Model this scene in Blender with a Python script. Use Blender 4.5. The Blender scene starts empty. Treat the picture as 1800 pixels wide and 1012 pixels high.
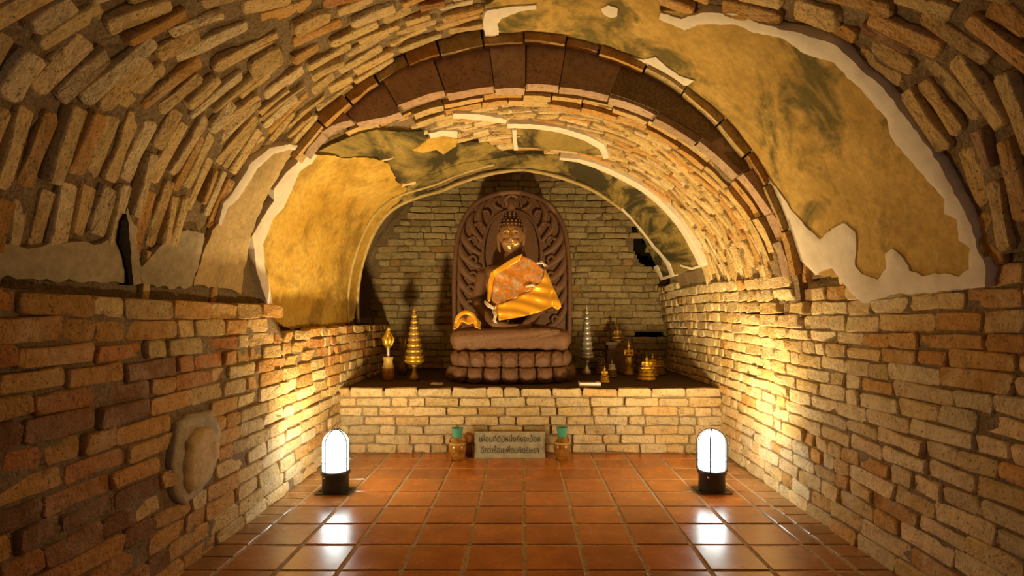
import bpy, bmesh, math, random
from mathutils import Vector, Matrix, Euler, noise
from mathutils.geometry import delaunay_2d_cdt

rnd = random.Random(7)
PI = math.pi
scene = bpy.context.scene
COL = scene.collection

# ------------------------------------------------------------------ camera, world, exposure
F, VX, VY, EYE = 965.0, 918.0, 557.0, 1.2      # focal length and vanishing point in pixels, eye height in metres
cam_d = bpy.data.cameras.new('camera')
cam = bpy.data.objects.new('camera', cam_d)
COL.objects.link(cam)
cam.location = (0, 0, EYE)
cam.rotation_euler = (PI / 2, 0, 0)
cam_d.sensor_width = 36.0
cam_d.lens = 36.0 * F / 1800.0
cam_d.shift_x = -(VX - 900.0) / 1800.0
cam_d.shift_y = (VY - 506.0) / 1800.0
cam_d.clip_start = 0.05
scene.camera = cam

world = bpy.data.worlds.new('world')
scene.world = world
world.use_nodes = True
world.node_tree.nodes['Background'].inputs[0].default_value = (1.0, 0.86, 0.78, 1)
world.node_tree.nodes['Background'].inputs[1].default_value = 0.10

vs = scene.view_settings
vs.view_transform = 'Standard'
vs.look = 'None'
vs.exposure = -0.18
vs.gamma = 1.0
vs.use_curve_mapping = False

LAMP_W = 430.0                       # watts of each lamp's bulb
LAMP_COL = (1.0, 0.70, 0.29)
GLASS_GLOW = 17.0
AWAY, UP = (0.07, 1.55), (0.30, 1.95)
LAMPS = [(-1.285, 3.78), (1.312, 3.80)]
BULBS = []
for i, (lx, ly) in enumerate(LAMPS):
    ld = bpy.data.lights.new('bulb_light', 'POINT')
    ld.energy = LAMP_W
    ld.color = LAMP_COL
    ld.shadow_soft_size = 0.07
    ld.use_nodes = True
    nt = ld.node_tree
    em = nt.nodes['Emission']
    fo = nt.nodes.new('ShaderNodeLightFalloff')
    fo.inputs['Strength'].default_value = 1.0
    fo.inputs['Smooth'].default_value = 1.0
    # the fixture throws most of its light up and towards the altar
    tc = nt.nodes.new('ShaderNodeTexCoord')
    sp = nt.nodes.new('ShaderNodeSeparateXYZ')
    nt.links.new(tc.outputs['Normal'], sp.inputs[0])
    def mr(sock, a, b, c, d):
        x = nt.nodes.new('ShaderNodeMapRange')
        x.interpolation_type = 'SMOOTHSTEP'
        for q, v in zip((1, 2, 3, 4), (a, b, c, d)): x.inputs[q].default_value = v
        nt.links.new(sock, x.inputs[0])
        return x.outputs[0]
    mu = nt.nodes.new('ShaderNodeMath'); mu.operation = 'MULTIPLY'
    nt.links.new(mr(sp.outputs['Y'], -0.88, 0.0, AWAY[0], AWAY[1]), mu.inputs[0])
    nt.links.new(mr(sp.outputs['Z'], -0.1, 0.7, UP[0], UP[1]), mu.inputs[1])
    m2 = nt.nodes.new('ShaderNodeMath'); m2.operation = 'MULTIPLY'
    nt.links.new(mu.outputs[0], m2.inputs[0])
    nt.links.new(fo.outputs['Quadratic'], m2.inputs[1])
    nt.links.new(m2.outputs[0], em.inputs['Strength'])
    lo = bpy.data.objects.new('bulb_light', ld)
    lo.location = (lx, ly, 0.30)
    COL.objects.link(lo)
    BULBS.append(lo)

# ------------------------------------------------------------------ helpers
def P(px, py, d):
    return Vector(((px - VX) / F * d, d, EYE - (py - VY) / F * d))

def proj(p):
    d = max(p[1], 0.05)
    return (VX + p[0] / d * F, VY - (p[2] - EYE) / d * F)

def inside(pt, poly):
    x, y = pt
    c = False
    j = len(poly) - 1
    for i in range(len(poly)):
        xi, yi = poly[i]; xj, yj = poly[j]
        if (yi > y) != (yj > y) and x < (xj - xi) * (y - yi) / (yj - yi) + xi:
            c = not c
        j = i
    return c

def tag(o, label=None, cat=None, group=None, kind=None):
    if label: o['label'] = label
    if cat: o['category'] = cat
    if group: o['group'] = group
    if kind: o['kind'] = kind
    return o

def smooth(me, on=True):
    me.polygons.foreach_set('use_smooth', [on] * len(me.polygons))

def empty(name, loc=(0, 0, 0), rz=0.0):
    o = bpy.data.objects.new(name, None)
    o.empty_display_size = 0.1
    o.location = loc
    o.rotation_euler = (0, 0, rz)
    COL.objects.link(o)
    return o

def mesh_obj(name, bm, m, parent=None, sm=True, fixn=True):
    if fixn:
        bmesh.ops.recalc_face_normals(bm, faces=bm.faces[:])
    me = bpy.data.meshes.new(name)
    bm.to_mesh(me)
    bm.free()
    smooth(me, sm)
    if m is not None:
        me.materials.append(m)
    o = bpy.data.objects.new(name, me)
    COL.objects.link(o)
    if parent is not None:
        o.parent = parent
    return o

def data_obj(name, verts, faces, m, parent=None, sm=True):
    me = bpy.data.meshes.new(name)
    me.from_pydata([tuple(v) for v in verts], [], faces)
    me.update()
    smooth(me, sm)
    if m is not None:
        me.materials.append(m)
    o = bpy.data.objects.new(name, me)
    COL.objects.link(o)
    if parent is not None:
        o.parent = parent
    return o

def copy_tree(o, parent=None):
    c = o.copy()
    COL.objects.link(c)
    if parent is not None:
        c.parent = parent
    for ch in list(o.children):
        copy_tree(ch, c)
    return c

def add_box(bm, cx, cy, cz, sx, sy, sz, bev=0.0, rot=None):
    r = bmesh.ops.create_cube(bm, size=1.0)
    vv = r['verts']
    M = Matrix.Translation((cx, cy, cz)) @ (rot.to_4x4() if rot else Matrix.Identity(4)) @ Matrix.Diagonal((sx, sy, sz, 1))
    bmesh.ops.transform(bm, matrix=M, verts=vv)
    if bev > 0:
        es = list({e for v in vv for e in v.link_edges})
        bmesh.ops.bevel(bm, geom=es, offset=bev, segments=2, affect='EDGES', profile=0.6)
    return vv

def add_lathe(bm, prof, n=24, cx=0, cy=0, cap=True):
    rings = []
    for r, z in prof:
        rings.append([bm.verts.new((cx + max(r, 1e-4) * math.cos(2 * PI * k / n), cy + max(r, 1e-4) * math.sin(2 * PI * k / n), z)) for k in range(n)])
    for a, b in zip(rings, rings[1:]):
        for k in range(n):
            bm.faces.new((a[k], a[(k + 1) % n], b[(k + 1) % n], b[k]))
    if cap:
        bm.faces.new(list(reversed(rings[0])))
        bm.faces.new(rings[-1])

def add_ell(bm, c, r, rot=None, sub=2):
    rr = bmesh.ops.create_icosphere(bm, subdivisions=sub, radius=1.0)
    M = Matrix.Translation(c) @ (rot.to_4x4() if rot else Matrix.Identity(4)) @ Matrix.Diagonal((r[0], r[1], r[2], 1))
    bmesh.ops.transform(bm, matrix=M, verts=rr['verts'])

def add_tube(bm, pts, rads, n=8, flat=1.0, closed=False):
    """tapering tube along pts"""
    pts = [Vector(p) for p in pts]
    rings = []
    N = len(pts)
    prev = None
    for i, p in enumerate(pts):
        if closed:
            t = (pts[(i + 1) % N] - pts[i - 1]).normalized()
        else:
            t = (pts[min(i + 1, N - 1)] - pts[max(i - 1, 0)]).normalized()
        if prev is None:
            up = Vector((0, 1, 0)) if abs(t.y) < 0.9 else Vector((1, 0, 0))
            a = t.cross(up).normalized()
        else:
            a = (prev - t * prev.dot(t)).normalized()
        prev = a
        b = t.cross(a)
        r = rads[i] if hasattr(rads, '__len__') else rads
        rings.append([bm.verts.new(p + a * (r * math.cos(2 * PI * k / n)) + b * (r * flat * math.sin(2 * PI * k / n))) for k in range(n)])
    prs = list(zip(rings, rings[1:])) + ([(rings[-1], rings[0])] if closed else [])
    for a, b in prs:
        for k in range(n):
            bm.faces.new((a[k], a[(k + 1) % n], b[(k + 1) % n], b[k]))
    if not closed:
        bm.faces.new(list(reversed(rings[0])))
        bm.faces.new(rings[-1])

def capsule(bm, a, b, ra, rb, n=10):
    a = Vector(a); b = Vector(b)
    t = (b - a).normalized()
    pts, rs = [], []
    for k in range(4):
        q = PI / 2 * k / 4
        pts.append(a - t * ra * math.cos(q)); rs.append(max(ra * math.sin(q), ra * 0.08))
    pts.append(a); rs.append(ra)
    pts.append((a + b) / 2); rs.append((ra + rb) / 2)
    pts.append(b); rs.append(rb)
    for k in range(3, -1, -1):
        q = PI / 2 * k / 4
        pts.append(b + t * rb * math.cos(q)); rs.append(max(rb * math.sin(q), rb * 0.08))
    add_tube(bm, pts, rs, n)

def fuse(name, bm, m, parent, voxel=0.014, sm_it=4):
    """merge overlapping closed pieces into one continuous surface"""
    bmesh.ops.recalc_face_normals(bm, faces=bm.faces[:])
    me = bpy.data.meshes.new('tmp')
    bm.to_mesh(me); bm.free()
    o = bpy.data.objects.new('tmp', me)
    COL.objects.link(o)
    md = o.modifiers.new('r', 'REMESH'); md.mode = 'VOXEL'; md.voxel_size = voxel
    if sm_it:
        ms = o.modifiers.new('s', 'SMOOTH'); ms.factor = 0.5; ms.iterations = sm_it
    dg = bpy.context.evaluated_depsgraph_get()
    dg.update()
    me2 = bpy.data.meshes.new_from_object(o.evaluated_get(dg))
    bpy.data.objects.remove(o)
    me2.name = name
    smooth(me2)
    me2.materials.clear()
    me2.materials.append(m)
    r = bpy.data.objects.new(name, me2)
    COL.objects.link(r)
    if parent is not None:
        r.parent = parent
    return r

# ------------------------------------------------------------------ materials
class NT:
    def __init__(s, name):
        s.m = bpy.data.materials.new(name)
        s.m.use_nodes = True
        s.t = s.m.node_tree
        s.b = s.t.nodes['Principled BSDF']
        s.out = s.t.nodes['Material Output']
    def n(s, typ, **kw):
        x = s.t.nodes.new(typ)
        for k, v in kw.items():
            setattr(x, k, v)
        return x
    def l(s, a, b):
        s.t.links.new(a, b)
    def pos(s):
        return s.n('ShaderNodeNewGeometry').outputs['Position']
    def noise(s, scale, detail=4.0, rough=0.55, vec=None, dist=0.0):
        x = s.n('ShaderNodeTexNoise')
        x.inputs['Scale'].default_value = scale
        x.inputs['Detail'].default_value = detail
        x.inputs['Roughness'].default_value = rough
        x.inputs['Distortion'].default_value = dist
        s.l(vec if vec is not None else s.pos(), x.inputs['Vector'])
        return x.outputs['Fac']
    def ramp(s, fac, stops):
        x = s.n('ShaderNodeValToRGB')
        e = x.color_ramp.elements
        while len(e) < len(stops):
            e.new(0.5)
        for i, (p, c) in enumerate(stops):
            e[i].position = p
            if not hasattr(c, '__len__'):
                c = (c, c, c)
            e[i].color = (c[0], c[1], c[2], 1)
        s.l(fac, x.inputs['Fac'])
        return x.outputs['Color']
    def mix(s, fac, a, b, mode='MIX'):
        x = s.n('ShaderNodeMix', data_type='RGBA', blend_type=mode)
        for v, i in ((fac, 0), (a, 6), (b, 7)):
            if hasattr(v, 'links') or isinstance(v, bpy.types.NodeSocket):
                s.l(v, x.inputs[i])
            elif i == 0:
                x.inputs[0].default_value = v
            else:
                x.inputs[i].default_value = (v[0], v[1], v[2], 1)
        return x.outputs[2]
    def math(s, op, a, b=0.0):
        x = s.n('ShaderNodeMath', operation=op)
        for v, i in ((a, 0), (b, 1)):
            if isinstance(v, bpy.types.NodeSocket):
                s.l(v, x.inputs[i])
            else:
                x.inputs[i].default_value = v
        return x.outputs[0]
    def bump(s, h, strength=0.5, dist=0.01):
        x = s.n('ShaderNodeBump')
        x.inputs['Strength'].default_value = strength
        x.inputs['Distance'].default_value = dist
        s.l(h, x.inputs['Height'])
        s.l(x.outputs['Normal'], s.b.inputs['Normal'])
    def set(s, col=None, rough=None, metal=None, spec=None):
        for v, k in ((col, 'Base Color'), (rough, 'Roughness'), (metal, 'Metallic'), (spec, 'Specular IOR Level')):
            if v is None: continue
            if isinstance(v, bpy.types.NodeSocket):
                s.l(v, s.b.inputs[k])
            elif k == 'Base Color':
                s.b.inputs[k].default_value = (v[0], v[1], v[2], 1)
            else:
                s.b.inputs[k].default_value = v
        return s.m

def mat_brick(name, pale=(0.62, 0.50, 0.33), pale_amt=0.45, rough_amt=1.0):
    k = NT(name)
    oi = k.n('ShaderNodeObjectInfo').outputs['Color']
    at = k.n('ShaderNodeAttribute'); at.attribute_name = 'tint'
    c = k.mix(1.0, oi, at.outputs['Color'], 'MULTIPLY')
    big = k.noise(5.0, 5, 0.6)
    c = k.mix(k.math('MULTIPLY', k.ramp(big, [(0.48, 0.0), (0.72, 1.0)]), pale_amt), c, pale)
    mid = k.noise(22.0, 6, 0.65)
    c = k.mix(1.0, c, k.ramp(mid, [(0.25, 0.62), (0.5, 1.0), (0.75, 1.18)]), 'MULTIPLY')
    pits = k.noise(75.0, 3, 0.6)
    c = k.mix(k.ramp(pits, [(0.30, 0.75), (0.42, 0.0)]), c, (0.09, 0.05, 0.02))
    h = k.math('ADD', k.math('MULTIPLY', mid, 1.4), k.math('MULTIPLY', pits, 0.7))
    k.bump(h, 0.75 * rough_amt, 0.018)
    return k.set(c, 0.92, 0, 0.25)

def mat_mortar(name, a, b, sc=9.0):
    k = NT(name)
    n1 = k.noise(sc, 6, 0.65)
    n2 = k.noise(60.0, 4, 0.7)
    c = k.mix(n1, a, b)
    c = k.mix(1.0, c, k.ramp(n2, [(0.3, 0.55), (0.6, 1.1)]), 'MULTIPLY')
    k.bump(k.math('ADD', n1, n2), 0.9, 0.02)
    return k.set(c, 0.95, 0, 0.2)

def mat_plaster(name, base, light, dark, dark_amt=0.8, stretch=None, lo=0.5, hi=0.66, scale=2.2):
    k = NT(name)
    vec = k.pos()
    if stretch:
        mp = k.n('ShaderNodeMapping'); mp.inputs['Scale'].default_value = stretch
        k.l(vec, mp.inputs['Vector']); vec = mp.outputs['Vector']
    n1 = k.noise(3.0, 5, 0.6, vec)
    n2 = k.noise(scale, 7, 0.62, vec, 0.5)
    n3 = k.noise(26.0, 5, 0.65)
    c = k.mix(k.ramp(n1, [(0.35, 0.0), (0.65, 1.0)]), base, light)
    c = k.mix(k.math('MULTIPLY', k.ramp(n2, [(lo, 0.0), (hi, 1.0)]), dark_amt), c, dark)
    c = k.mix(1.0, c, k.ramp(n3, [(0.3, 0.74), (0.65, 1.08)]), 'MULTIPLY')
    k.bump(k.math('ADD', n3, k.math('MULTIPLY', n2, 1.5)), 0.45, 0.012)
    return k.set(c, 0.85, 0, 0.3)

def mat_plain(name, col, rough=0.6, metal=0.0, nscale=30.0, var=0.25, bump=0.2, spec=0.5, dist=0.004):
    k = NT(name)
    n1 = k.noise(nscale, 5, 0.6)
    c = k.mix(1.0, col, k.ramp(n1, [(0.3, 1.0 - var), (0.7, 1.0 + var * 0.5)]), 'MULTIPLY')
    if bump:
        k.bump(n1, bump, dist)
    return k.set(c, rough, metal, spec)

M_BRICK = mat_brick('brick_clay')
M_BRICK_PALE = mat_brick('brick_limewashed', (0.66, 0.56, 0.38), 0.7, 0.8)
M_SLAB = mat_brick('clay_slab', (0.30, 0.22, 0.17), 0.3, 0.6)
M_MORTAR = mat_mortar('mortar_dark', (0.19, 0.125, 0.065), (0.38, 0.28, 0.16))
M_MORTAR_PALE = mat_mortar('mortar_pale', (0.30, 0.21, 0.11), (0.50, 0.40, 0.24))
M_GAP_SHADE = mat_mortar('gap_shade', (0.010, 0.008, 0.006), (0.03, 0.022, 0.014))  # near-black colour painted in for the darkness inside gaps
M_DIRT = mat_mortar('platform_dirt', (0.075, 0.045, 0.024), (0.16, 0.10, 0.055))
M_GROUT = mat_mortar('grout', (0.50, 0.38, 0.22), (0.70, 0.56, 0.36), 14)
M_PL_BROWN = mat_plaster('plaster_brown', (0.40, 0.25, 0.06), (0.55, 0.36, 0.10), (0.085, 0.075, 0.020), 0.85, None, 0.50, 0.62, 2.6)
M_PL_YELLOW = mat_plaster('plaster_ochre', (0.50, 0.29, 0.035), (0.62, 0.41, 0.09), (0.27, 0.16, 0.025), 0.8, (1, .7, 1), 0.48, 0.62, 3.2)
M_PL_TAN = mat_plaster('plaster_tan', (0.50, 0.36, 0.17), (0.58, 0.42, 0.20), (0.30, 0.22, 0.10), 0.6)
M_PL_OLIVE = mat_plaster('plaster_olive', (0.26, 0.19, 0.05), (0.36, 0.26, 0.08), (0.035, 0.03, 0.012), 0.95, (1.2, 0.5, 3.0), 0.44, 0.56, 2.0)
M_PL_GREY = mat_plaster('plaster_grey', (0.36, 0.29, 0.18), (0.46, 0.38, 0.25), (0.12, 0.10, 0.05), 0.7)
M_RIM = mat_plaster('plaster_rim', (0.40, 0.29, 0.10), (0.48, 0.37, 0.17), (0.16, 0.12, 0.05), 0.8)
M_LIME = mat_plain('lime_render', (0.72, 0.64, 0.54), 0.85, 0, 14, 0.12, 0.4, 0.3, 0.008)

def mat_tile():
    k = NT('floor_tile')
    oi = k.n('ShaderNodeObjectInfo').outputs['Color']
    n1 = k.noise(6.0, 5, 0.6)
    n2 = k.noise(40.0, 5, 0.6)
    c = k.mix(1.0, oi, k.ramp(n1, [(0.3, 0.72), (0.7, 1.15)]), 'MULTIPLY')
    c = k.mix(1.0, c, k.ramp(n2, [(0.3, 0.85), (0.7, 1.08)]), 'MULTIPLY')
    k.bump(k.math('ADD', n1, k.math('MULTIPLY', n2, 0.15)), 0.10, 0.006)
    r = k.ramp(n1, [(0.3, 0.20), (0.7, 0.30)])
    return k.set(c, r, 0, 0.65)
M_TILE = mat_tile()

# ------------------------------------------------------------------ brick meshes
BR = {}
def brick_mesh(L, H, D, seed, mat):
    key = (L, H, D, seed, mat.name)
    if key in BR:
        return BR[key]
    r = random.Random(seed * 977 + int(L * 1000) * 3 + int(H * 1000))
    w, h = L / 2, H / 2
    c = min(h * 0.35, 0.013)
    out = [(-w + c, -h), (r.uniform(-.3, .3) * w, -h), (w - c, -h), (w, -h + c), (w, h - c), (w - c, h), (r.uniform(-.3, .3) * w, h), (-w + c, h), (-w, h - c), (-w, -h + c)]
    j = 0.0055
    n = len(out)
    o1 = [(x + r.uniform(-j, j), z + r.uniform(-j, j)) for x, z in out]
    b = 0.0055
    o0 = [(x * (1 - b / w) + r.uniform(-j, j) * .6, z * (1 - b / h) + r.uniform(-j, j) * .6) for x, z in o1]
    tx, tz = r.uniform(-.012, .012) / w, r.uniform(-.006, .006) / h
    vs_ = [(x, -D, z) for x, z in o1]
    vs_ += [(x, -0.007 + r.uniform(-.003, .003), z) for x, z in o1]
    vs_ += [(x, tx * x + tz * z + r.uniform(-.003, .003), z) for x, z in o0]
    vs_.append((0, r.uniform(-.001, .004), 0))
    fs = []
    for a in (0, n):
        for k in range(n):
            k2 = (k + 1) % n
            fs.append((a + k, a + k2, a + n + k2, a + n + k))
    for k in range(n):
        fs.append((2 * n + k, 2 * n + (k + 1) % n, 3 * n))
    me = bpy.data.meshes.new('brick')
    me.from_pydata(vs_, [], fs)
    # outward normals: the face looks along +y
    bm = bmesh.new(); bm.from_mesh(me)
    bmesh.ops.recalc_face_normals(bm, faces=bm.faces[:])
    top = max(bm.faces, key=lambda f: f.calc_center_median().y)
    if top.normal.y < 0:
        bmesh.ops.reverse_faces(bm, faces=bm.faces[:])
    bm.to_mesh(me); bm.free()
    me.polygons.foreach_set('use_smooth', [len(p.vertices) == 4 for p in me.polygons])
    ca = me.color_attributes.new('tint', 'FLOAT_COLOR', 'POINT')
    for d_ in ca.data:
        d_.color = (1, 1, 1, 1)
    me.materials.append(mat)
    BR[key] = me
    return me

LC = (0.10, 0.15, 0.20, 0.25, 0.30, 0.36)
def frame_matrix(pos, xdir, nrm):
    x = Vector(xdir).normalized()
    y = Vector(nrm).normalized()
    y = (y - x * y.dot(x)).normalized()
    z = x.cross(y)
    M = Matrix((x, y, z)).transposed().to_4x4()
    M.translation = pos
    return M

def lay(bricks, parent, mat, limit=300, name='brick', depth=0.07, stuff='brickwork'):
    """bricks: list of (pos, xdir, normal, L, H, tint). The largest in view become objects, the rest one part."""
    for b in bricks:
        pass
    key = lambda b: b[3] * b[4] / max((b[0] - Vector((0, 0, EYE))).length, 0.4) ** 2 * (1.0 if seen(b[0]) else 0.02)
    bl = sorted(bricks, key=key, reverse=True)
    vs_, fs, cols = [], [], []
    for i, (pos, xd, nr, L, H, tint) in enumerate(bl):
        lc = min(LC, key=lambda q: abs(q - L))
        hc = 0.04 if H < 0.05 else (0.06 if H < 0.075 else (0.09 if H < 0.12 else 0.16))
        me = brick_mesh(lc, hc, depth, rnd.randint(0, 5), mat)
        M = frame_matrix(pos, xd, nr) @ Matrix.Rotation(rnd.choice((0, PI)), 4, 'Y') @ Matrix.Diagonal((L / lc, 1, H / hc, 1))
        if i < limit:
            o = bpy.data.objects.new(name, me)
            o.matrix_world = M
            o.color = (tint[0], tint[1], tint[2], 1)
            COL.objects.link(o)
            o.parent = parent
        else:
            k = len(vs_)
            vs_ += [M @ v.co for v in me.vertices]
            cols += [tint] * len(me.vertices)
            fs += [tuple(q + k for q in p.vertices) for p in me.polygons]
    if vs_:
        o = data_obj(stuff, vs_, fs, mat, parent)
        ca = o.data.color_attributes.new('tint', 'FLOAT_COLOR', 'POINT')
        flat = []
        for c in cols: flat += [c[0], c[1], c[2], 1.0]
        ca.data.foreach_set('color', flat)
        o['kind'] = 'stuff'
    return bl

def seen(p):
    if p[1] < 0.3: return False
    x, y = proj(p)
    return -20 < x < 1820 and -20 < y < 1032

def vary(c, r, amt=0.16):
    k = 1 + r.uniform(-amt, amt)
    w = r.uniform(-amt, amt) * 0.35
    return (c[0] * k, c[1] * k * (1 + w), c[2] * k * (1 + 2 * w))

TAN = (0.56, 0.39, 0.165)
CREAM = (0.64, 0.49, 0.27)
ORANGE = (0.52, 0.285, 0.085)
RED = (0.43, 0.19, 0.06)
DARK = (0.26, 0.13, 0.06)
def pick(r, opts):
    t = r.random() * sum(w for w, _ in opts)
    for w, c in opts:
        t -= w
        if t <= 0: return vary(c, r)
    return vary(opts[-1][1], r)

def N3(x, y, z, s=1.0):
    return noise.noise(Vector((x * s, y * s, z * s)))

# ------------------------------------------------------------------ surfaces of the tunnel
Y0, Y_ARCH, Y_LIP, Y_BACK = 0.15, 3.33, 4.70, 6.62
RO = 1.74
XL, XR = -1.60, 1.745
Y_PLAT, Z_PLAT = 4.83, 0.575

def wrap(a): return a + 2 * PI if a < -PI / 2 else a
class Outer:
    def r(s, phi): return RO
    def unproj(s, px, py):
        u, v = (px - VX) / F, (VY - py) / F
        return (wrap(math.atan2(v, u)), RO / math.hypot(u, v))
    def at(s, phi, y, off=0.0):
        r = RO - off
        return Vector((r * math.cos(phi), y, EYE + r * math.sin(phi)))
    def nrm(s, phi): return Vector((-math.cos(phi), 0, -math.sin(phi)))

class Inner(Outer):
    A, B, SWELL = 1.69, 1.42, 1.0
    def r(s, phi):
        q = 1 / math.sqrt((math.cos(phi) / s.A) ** 2 + (math.sin(phi) / s.B) ** 2)
        t = min(1, max(0, (phi - 2.10) / 0.50)) * s.SWELL
        return q + (max(1.735, q) - q) * t * t * (3 - 2 * t)
    def unproj(s, px, py):
        u, v = (px - VX) / F, (VY - py) / F
        ph = wrap(math.atan2(v, u))
        return (ph, s.r(ph) / math.hypot(u, v))
    def at(s, phi, y, off=0.0):
        n = s.nrm(phi)
        r = s.r(phi)
        return Vector((r * math.cos(phi), y, EYE + r * math.sin(phi))) + n * off
    def nrm(s, phi):
        r = s.r(phi)
        x, z = r * math.cos(phi), r * math.sin(phi)
        return Vector((-x / s.A ** 2, 0, -z / s.B ** 2)).normalized()
OUT, INN = Outer(), Inner()

def y_end(phi):
    """depth at which the inner vault stops short of the back wall"""
    q = phi / (PI / 2)
    if q < 1:
        return 6.35 + (5.22 - 6.35) * (q ** 0.75 if q > 0 else 0)
    q = 2 - q
    return 5.75 + (5.22 - 5.75) * (max(q, 0) ** 0.8)

def vault_shell(name, S, y0f, y1f, ny, nphi, ph0, ph1, off, m, amp=0.012, parent=None, thick=0.12):
    vs_, fs = [], []
    for i in range(nphi + 1):
        ph = ph0 + (ph1 - ph0) * i / nphi
        a, b = y0f(ph), y1f(ph)
        for j in range(ny + 1):
            y = a + (b - a) * j / ny
            p = S.at(ph, y, off)
            p += S.nrm(ph) * (amp * N3(p.x, p.y, p.z, 7.0) + amp * 0.7 * N3(p.x, p.y, p.z, 19.0))
            vs_.append(p)
    W = ny + 1
    for i in range(nphi):
        for j in range(ny):
            fs.append((i * W + j, i * W + j + 1, (i + 1) * W + j + 1, (i + 1) * W + j))
    # outer skin so that the masonry has thickness
    k = len(vs_)
    for i in range(nphi + 1):
        ph = ph0 + (ph1 - ph0) * i / nphi
        for y in (y0f(ph), y1f(ph)):
            vs_.append(S.at(ph, y, off - thick))
    for i in range(nphi):
        a, b = k + 2 * i, k + 2 * i + 2
        fs.append((a, b, b + 1, a + 1))
        fs.append((i * W, (i + 1) * W, b, a))
        fs.append((i * W + ny, a + 1, b + 1, (i + 1) * W + ny))
    return data_obj(name, vs_, fs, m, parent)

# ------------------------------------------------------------------ plaster patches laid on a vault
def patch(name, poly, S, off, m, parent, jit=0.010, step=0.05, amp=0.006, seed=1, clamp=None):
    r = random.Random(seed)
    uv = []
    for px, py in poly:
        ph, y = S.unproj(px, py)
        if clamp: y = min(max(y, clamp[0]), clamp[1])
        uv.append(Vector((ph * RO, y)))
    out = []
    n = len(uv)
    for i in range(n):
        a, b = uv[i], uv[(i + 1) % n]
        L = (b - a).length
        k = max(1, int(L / (step * 0.6)))
        for q in range(k):
            p = a.lerp(b, q / k)
            nn = Vector((b.y - a.y, a.x - b.x))
            if nn.length > 1e-6: nn.normalize()
            out.append(p + nn * r.uniform(-jit, jit))
    bpoly = [(p.x, p.y) for p in out]
    x0, x1 = min(p[0] for p in bpoly), max(p[0] for p in bpoly)
    y0, y1 = min(p[1] for p in bpoly), max(p[1] for p in bpoly)
    pts = list(out)
    gx, gy = int((x1 - x0) / step) + 1, int((y1 - y0) / step) + 1
    for i in range(gx + 1):
        for j in range(gy + 1):
            q = (x0 + (i + r.uniform(-.3, .3)) * step, y0 + (j + r.uniform(-.3, .3)) * step)
            if inside(q, bpoly) and min((q[0] - b[0]) ** 2 + (q[1] - b[1]) ** 2 for b in bpoly) > (step * 0.45) ** 2:
                pts.append(Vector(q))
    V2, E2, F2, ov, oe, of = delaunay_2d_cdt(pts, [], [list(range(len(out)))], 1, 1e-5)
    bm = bmesh.new()
    bset = set()
    for i, o_ in enumerate(ov):
        if any(q < len(out) for q in o_): bset.add(i)
    vv = []
    for i, p in enumerate(V2):
        ph = p.x / RO
        w = S.at(ph, p.y, 0)
        h = off * (0.86 if i in bset else 1.0) + amp * N3(w.x, w.y, w.z, 6.0) + amp * .6 * N3(w.x, w.y, w.z, 17.0)
        vv.append(bm.verts.new(S.at(ph, p.y, h)))
    for f in F2:
        try: bm.faces.new([vv[k] for k in f])
        except ValueError: pass
    bm.normal_update()
    be = [e for e in bm.edges if len(e.link_faces) == 1]
    back = {}
    def bk(v):
        if v not in back:
            d = Vector((v.co.x, 0, v.co.z - EYE)).normalized() * (off + 0.05)
            back[v] = bm.verts.new(v.co + d)
        return back[v]
    for e in be:
        f = e.link_faces[0]
        a, b = e.verts
        bm.faces.new((a, b, bk(b), bk(a)))
        e.smooth = False
    for v in [v for v in bm.verts if not v.link_faces]:
        bm.verts.remove(v)
    # look inwards
    bmesh.ops.recalc_face_normals(bm, faces=bm.faces[:])
    f0 = bm.faces[0] if False else next(iter(bm.faces))
    c = f0.calc_center_median()
    if f0.normal.dot(Vector((c.x, 0, c.z - EYE))) > 0:
        bmesh.ops.reverse_faces(bm, faces=bm.faces[:])
    o = mesh_obj(name, bm, m, parent, True, False)
    return o

def ribbon(pts, w):
    """px polyline to a px polygon of width w"""
    a, b = [], []
    n = len(pts)
    for i, p in enumerate(pts):
        q0, q1 = pts[max(i - 1, 0)], pts[min(i + 1, n - 1)]
        dx, dy = q1[0] - q0[0], q1[1] - q0[1]
        l = math.hypot(dx, dy) or 1
        ww = (w[i] if hasattr(w, '__len__') else w) / 2
        a.append((p[0] - dy / l * ww, p[1] + dx / l * ww))
        b.append((p[0] + dy / l * ww, p[1] - dx / l * ww))
    return a + b[::-1]

# ------------------------------------------------------------------ floor
TL = 0.293
tile_x0 = 0.012
floor = empty('floor'); tag(floor, kind='structure')
bm = bmesh.new()
nx, ny_ = 24, 44
xs = [XL - 0.15 + (XR - XL + 0.3) * i / nx for i in range(nx + 1)]
ys = [Y0 + (Y_PLAT + 0.3 - Y0) * j / ny_ for j in range(ny_ + 1)]
g = [[bm.verts.new((x, y, -0.0045 + 0.0015 * N3(x, y, 0, 11))) for y in ys] for x in xs]
for i in range(nx):
    for j in range(ny_):
        bm.faces.new((g[i][j], g[i + 1][j], g[i + 1][j + 1], g[i][j + 1]))
mesh_obj('grout_bed', bm, M_GROUT, floor, True)

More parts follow.
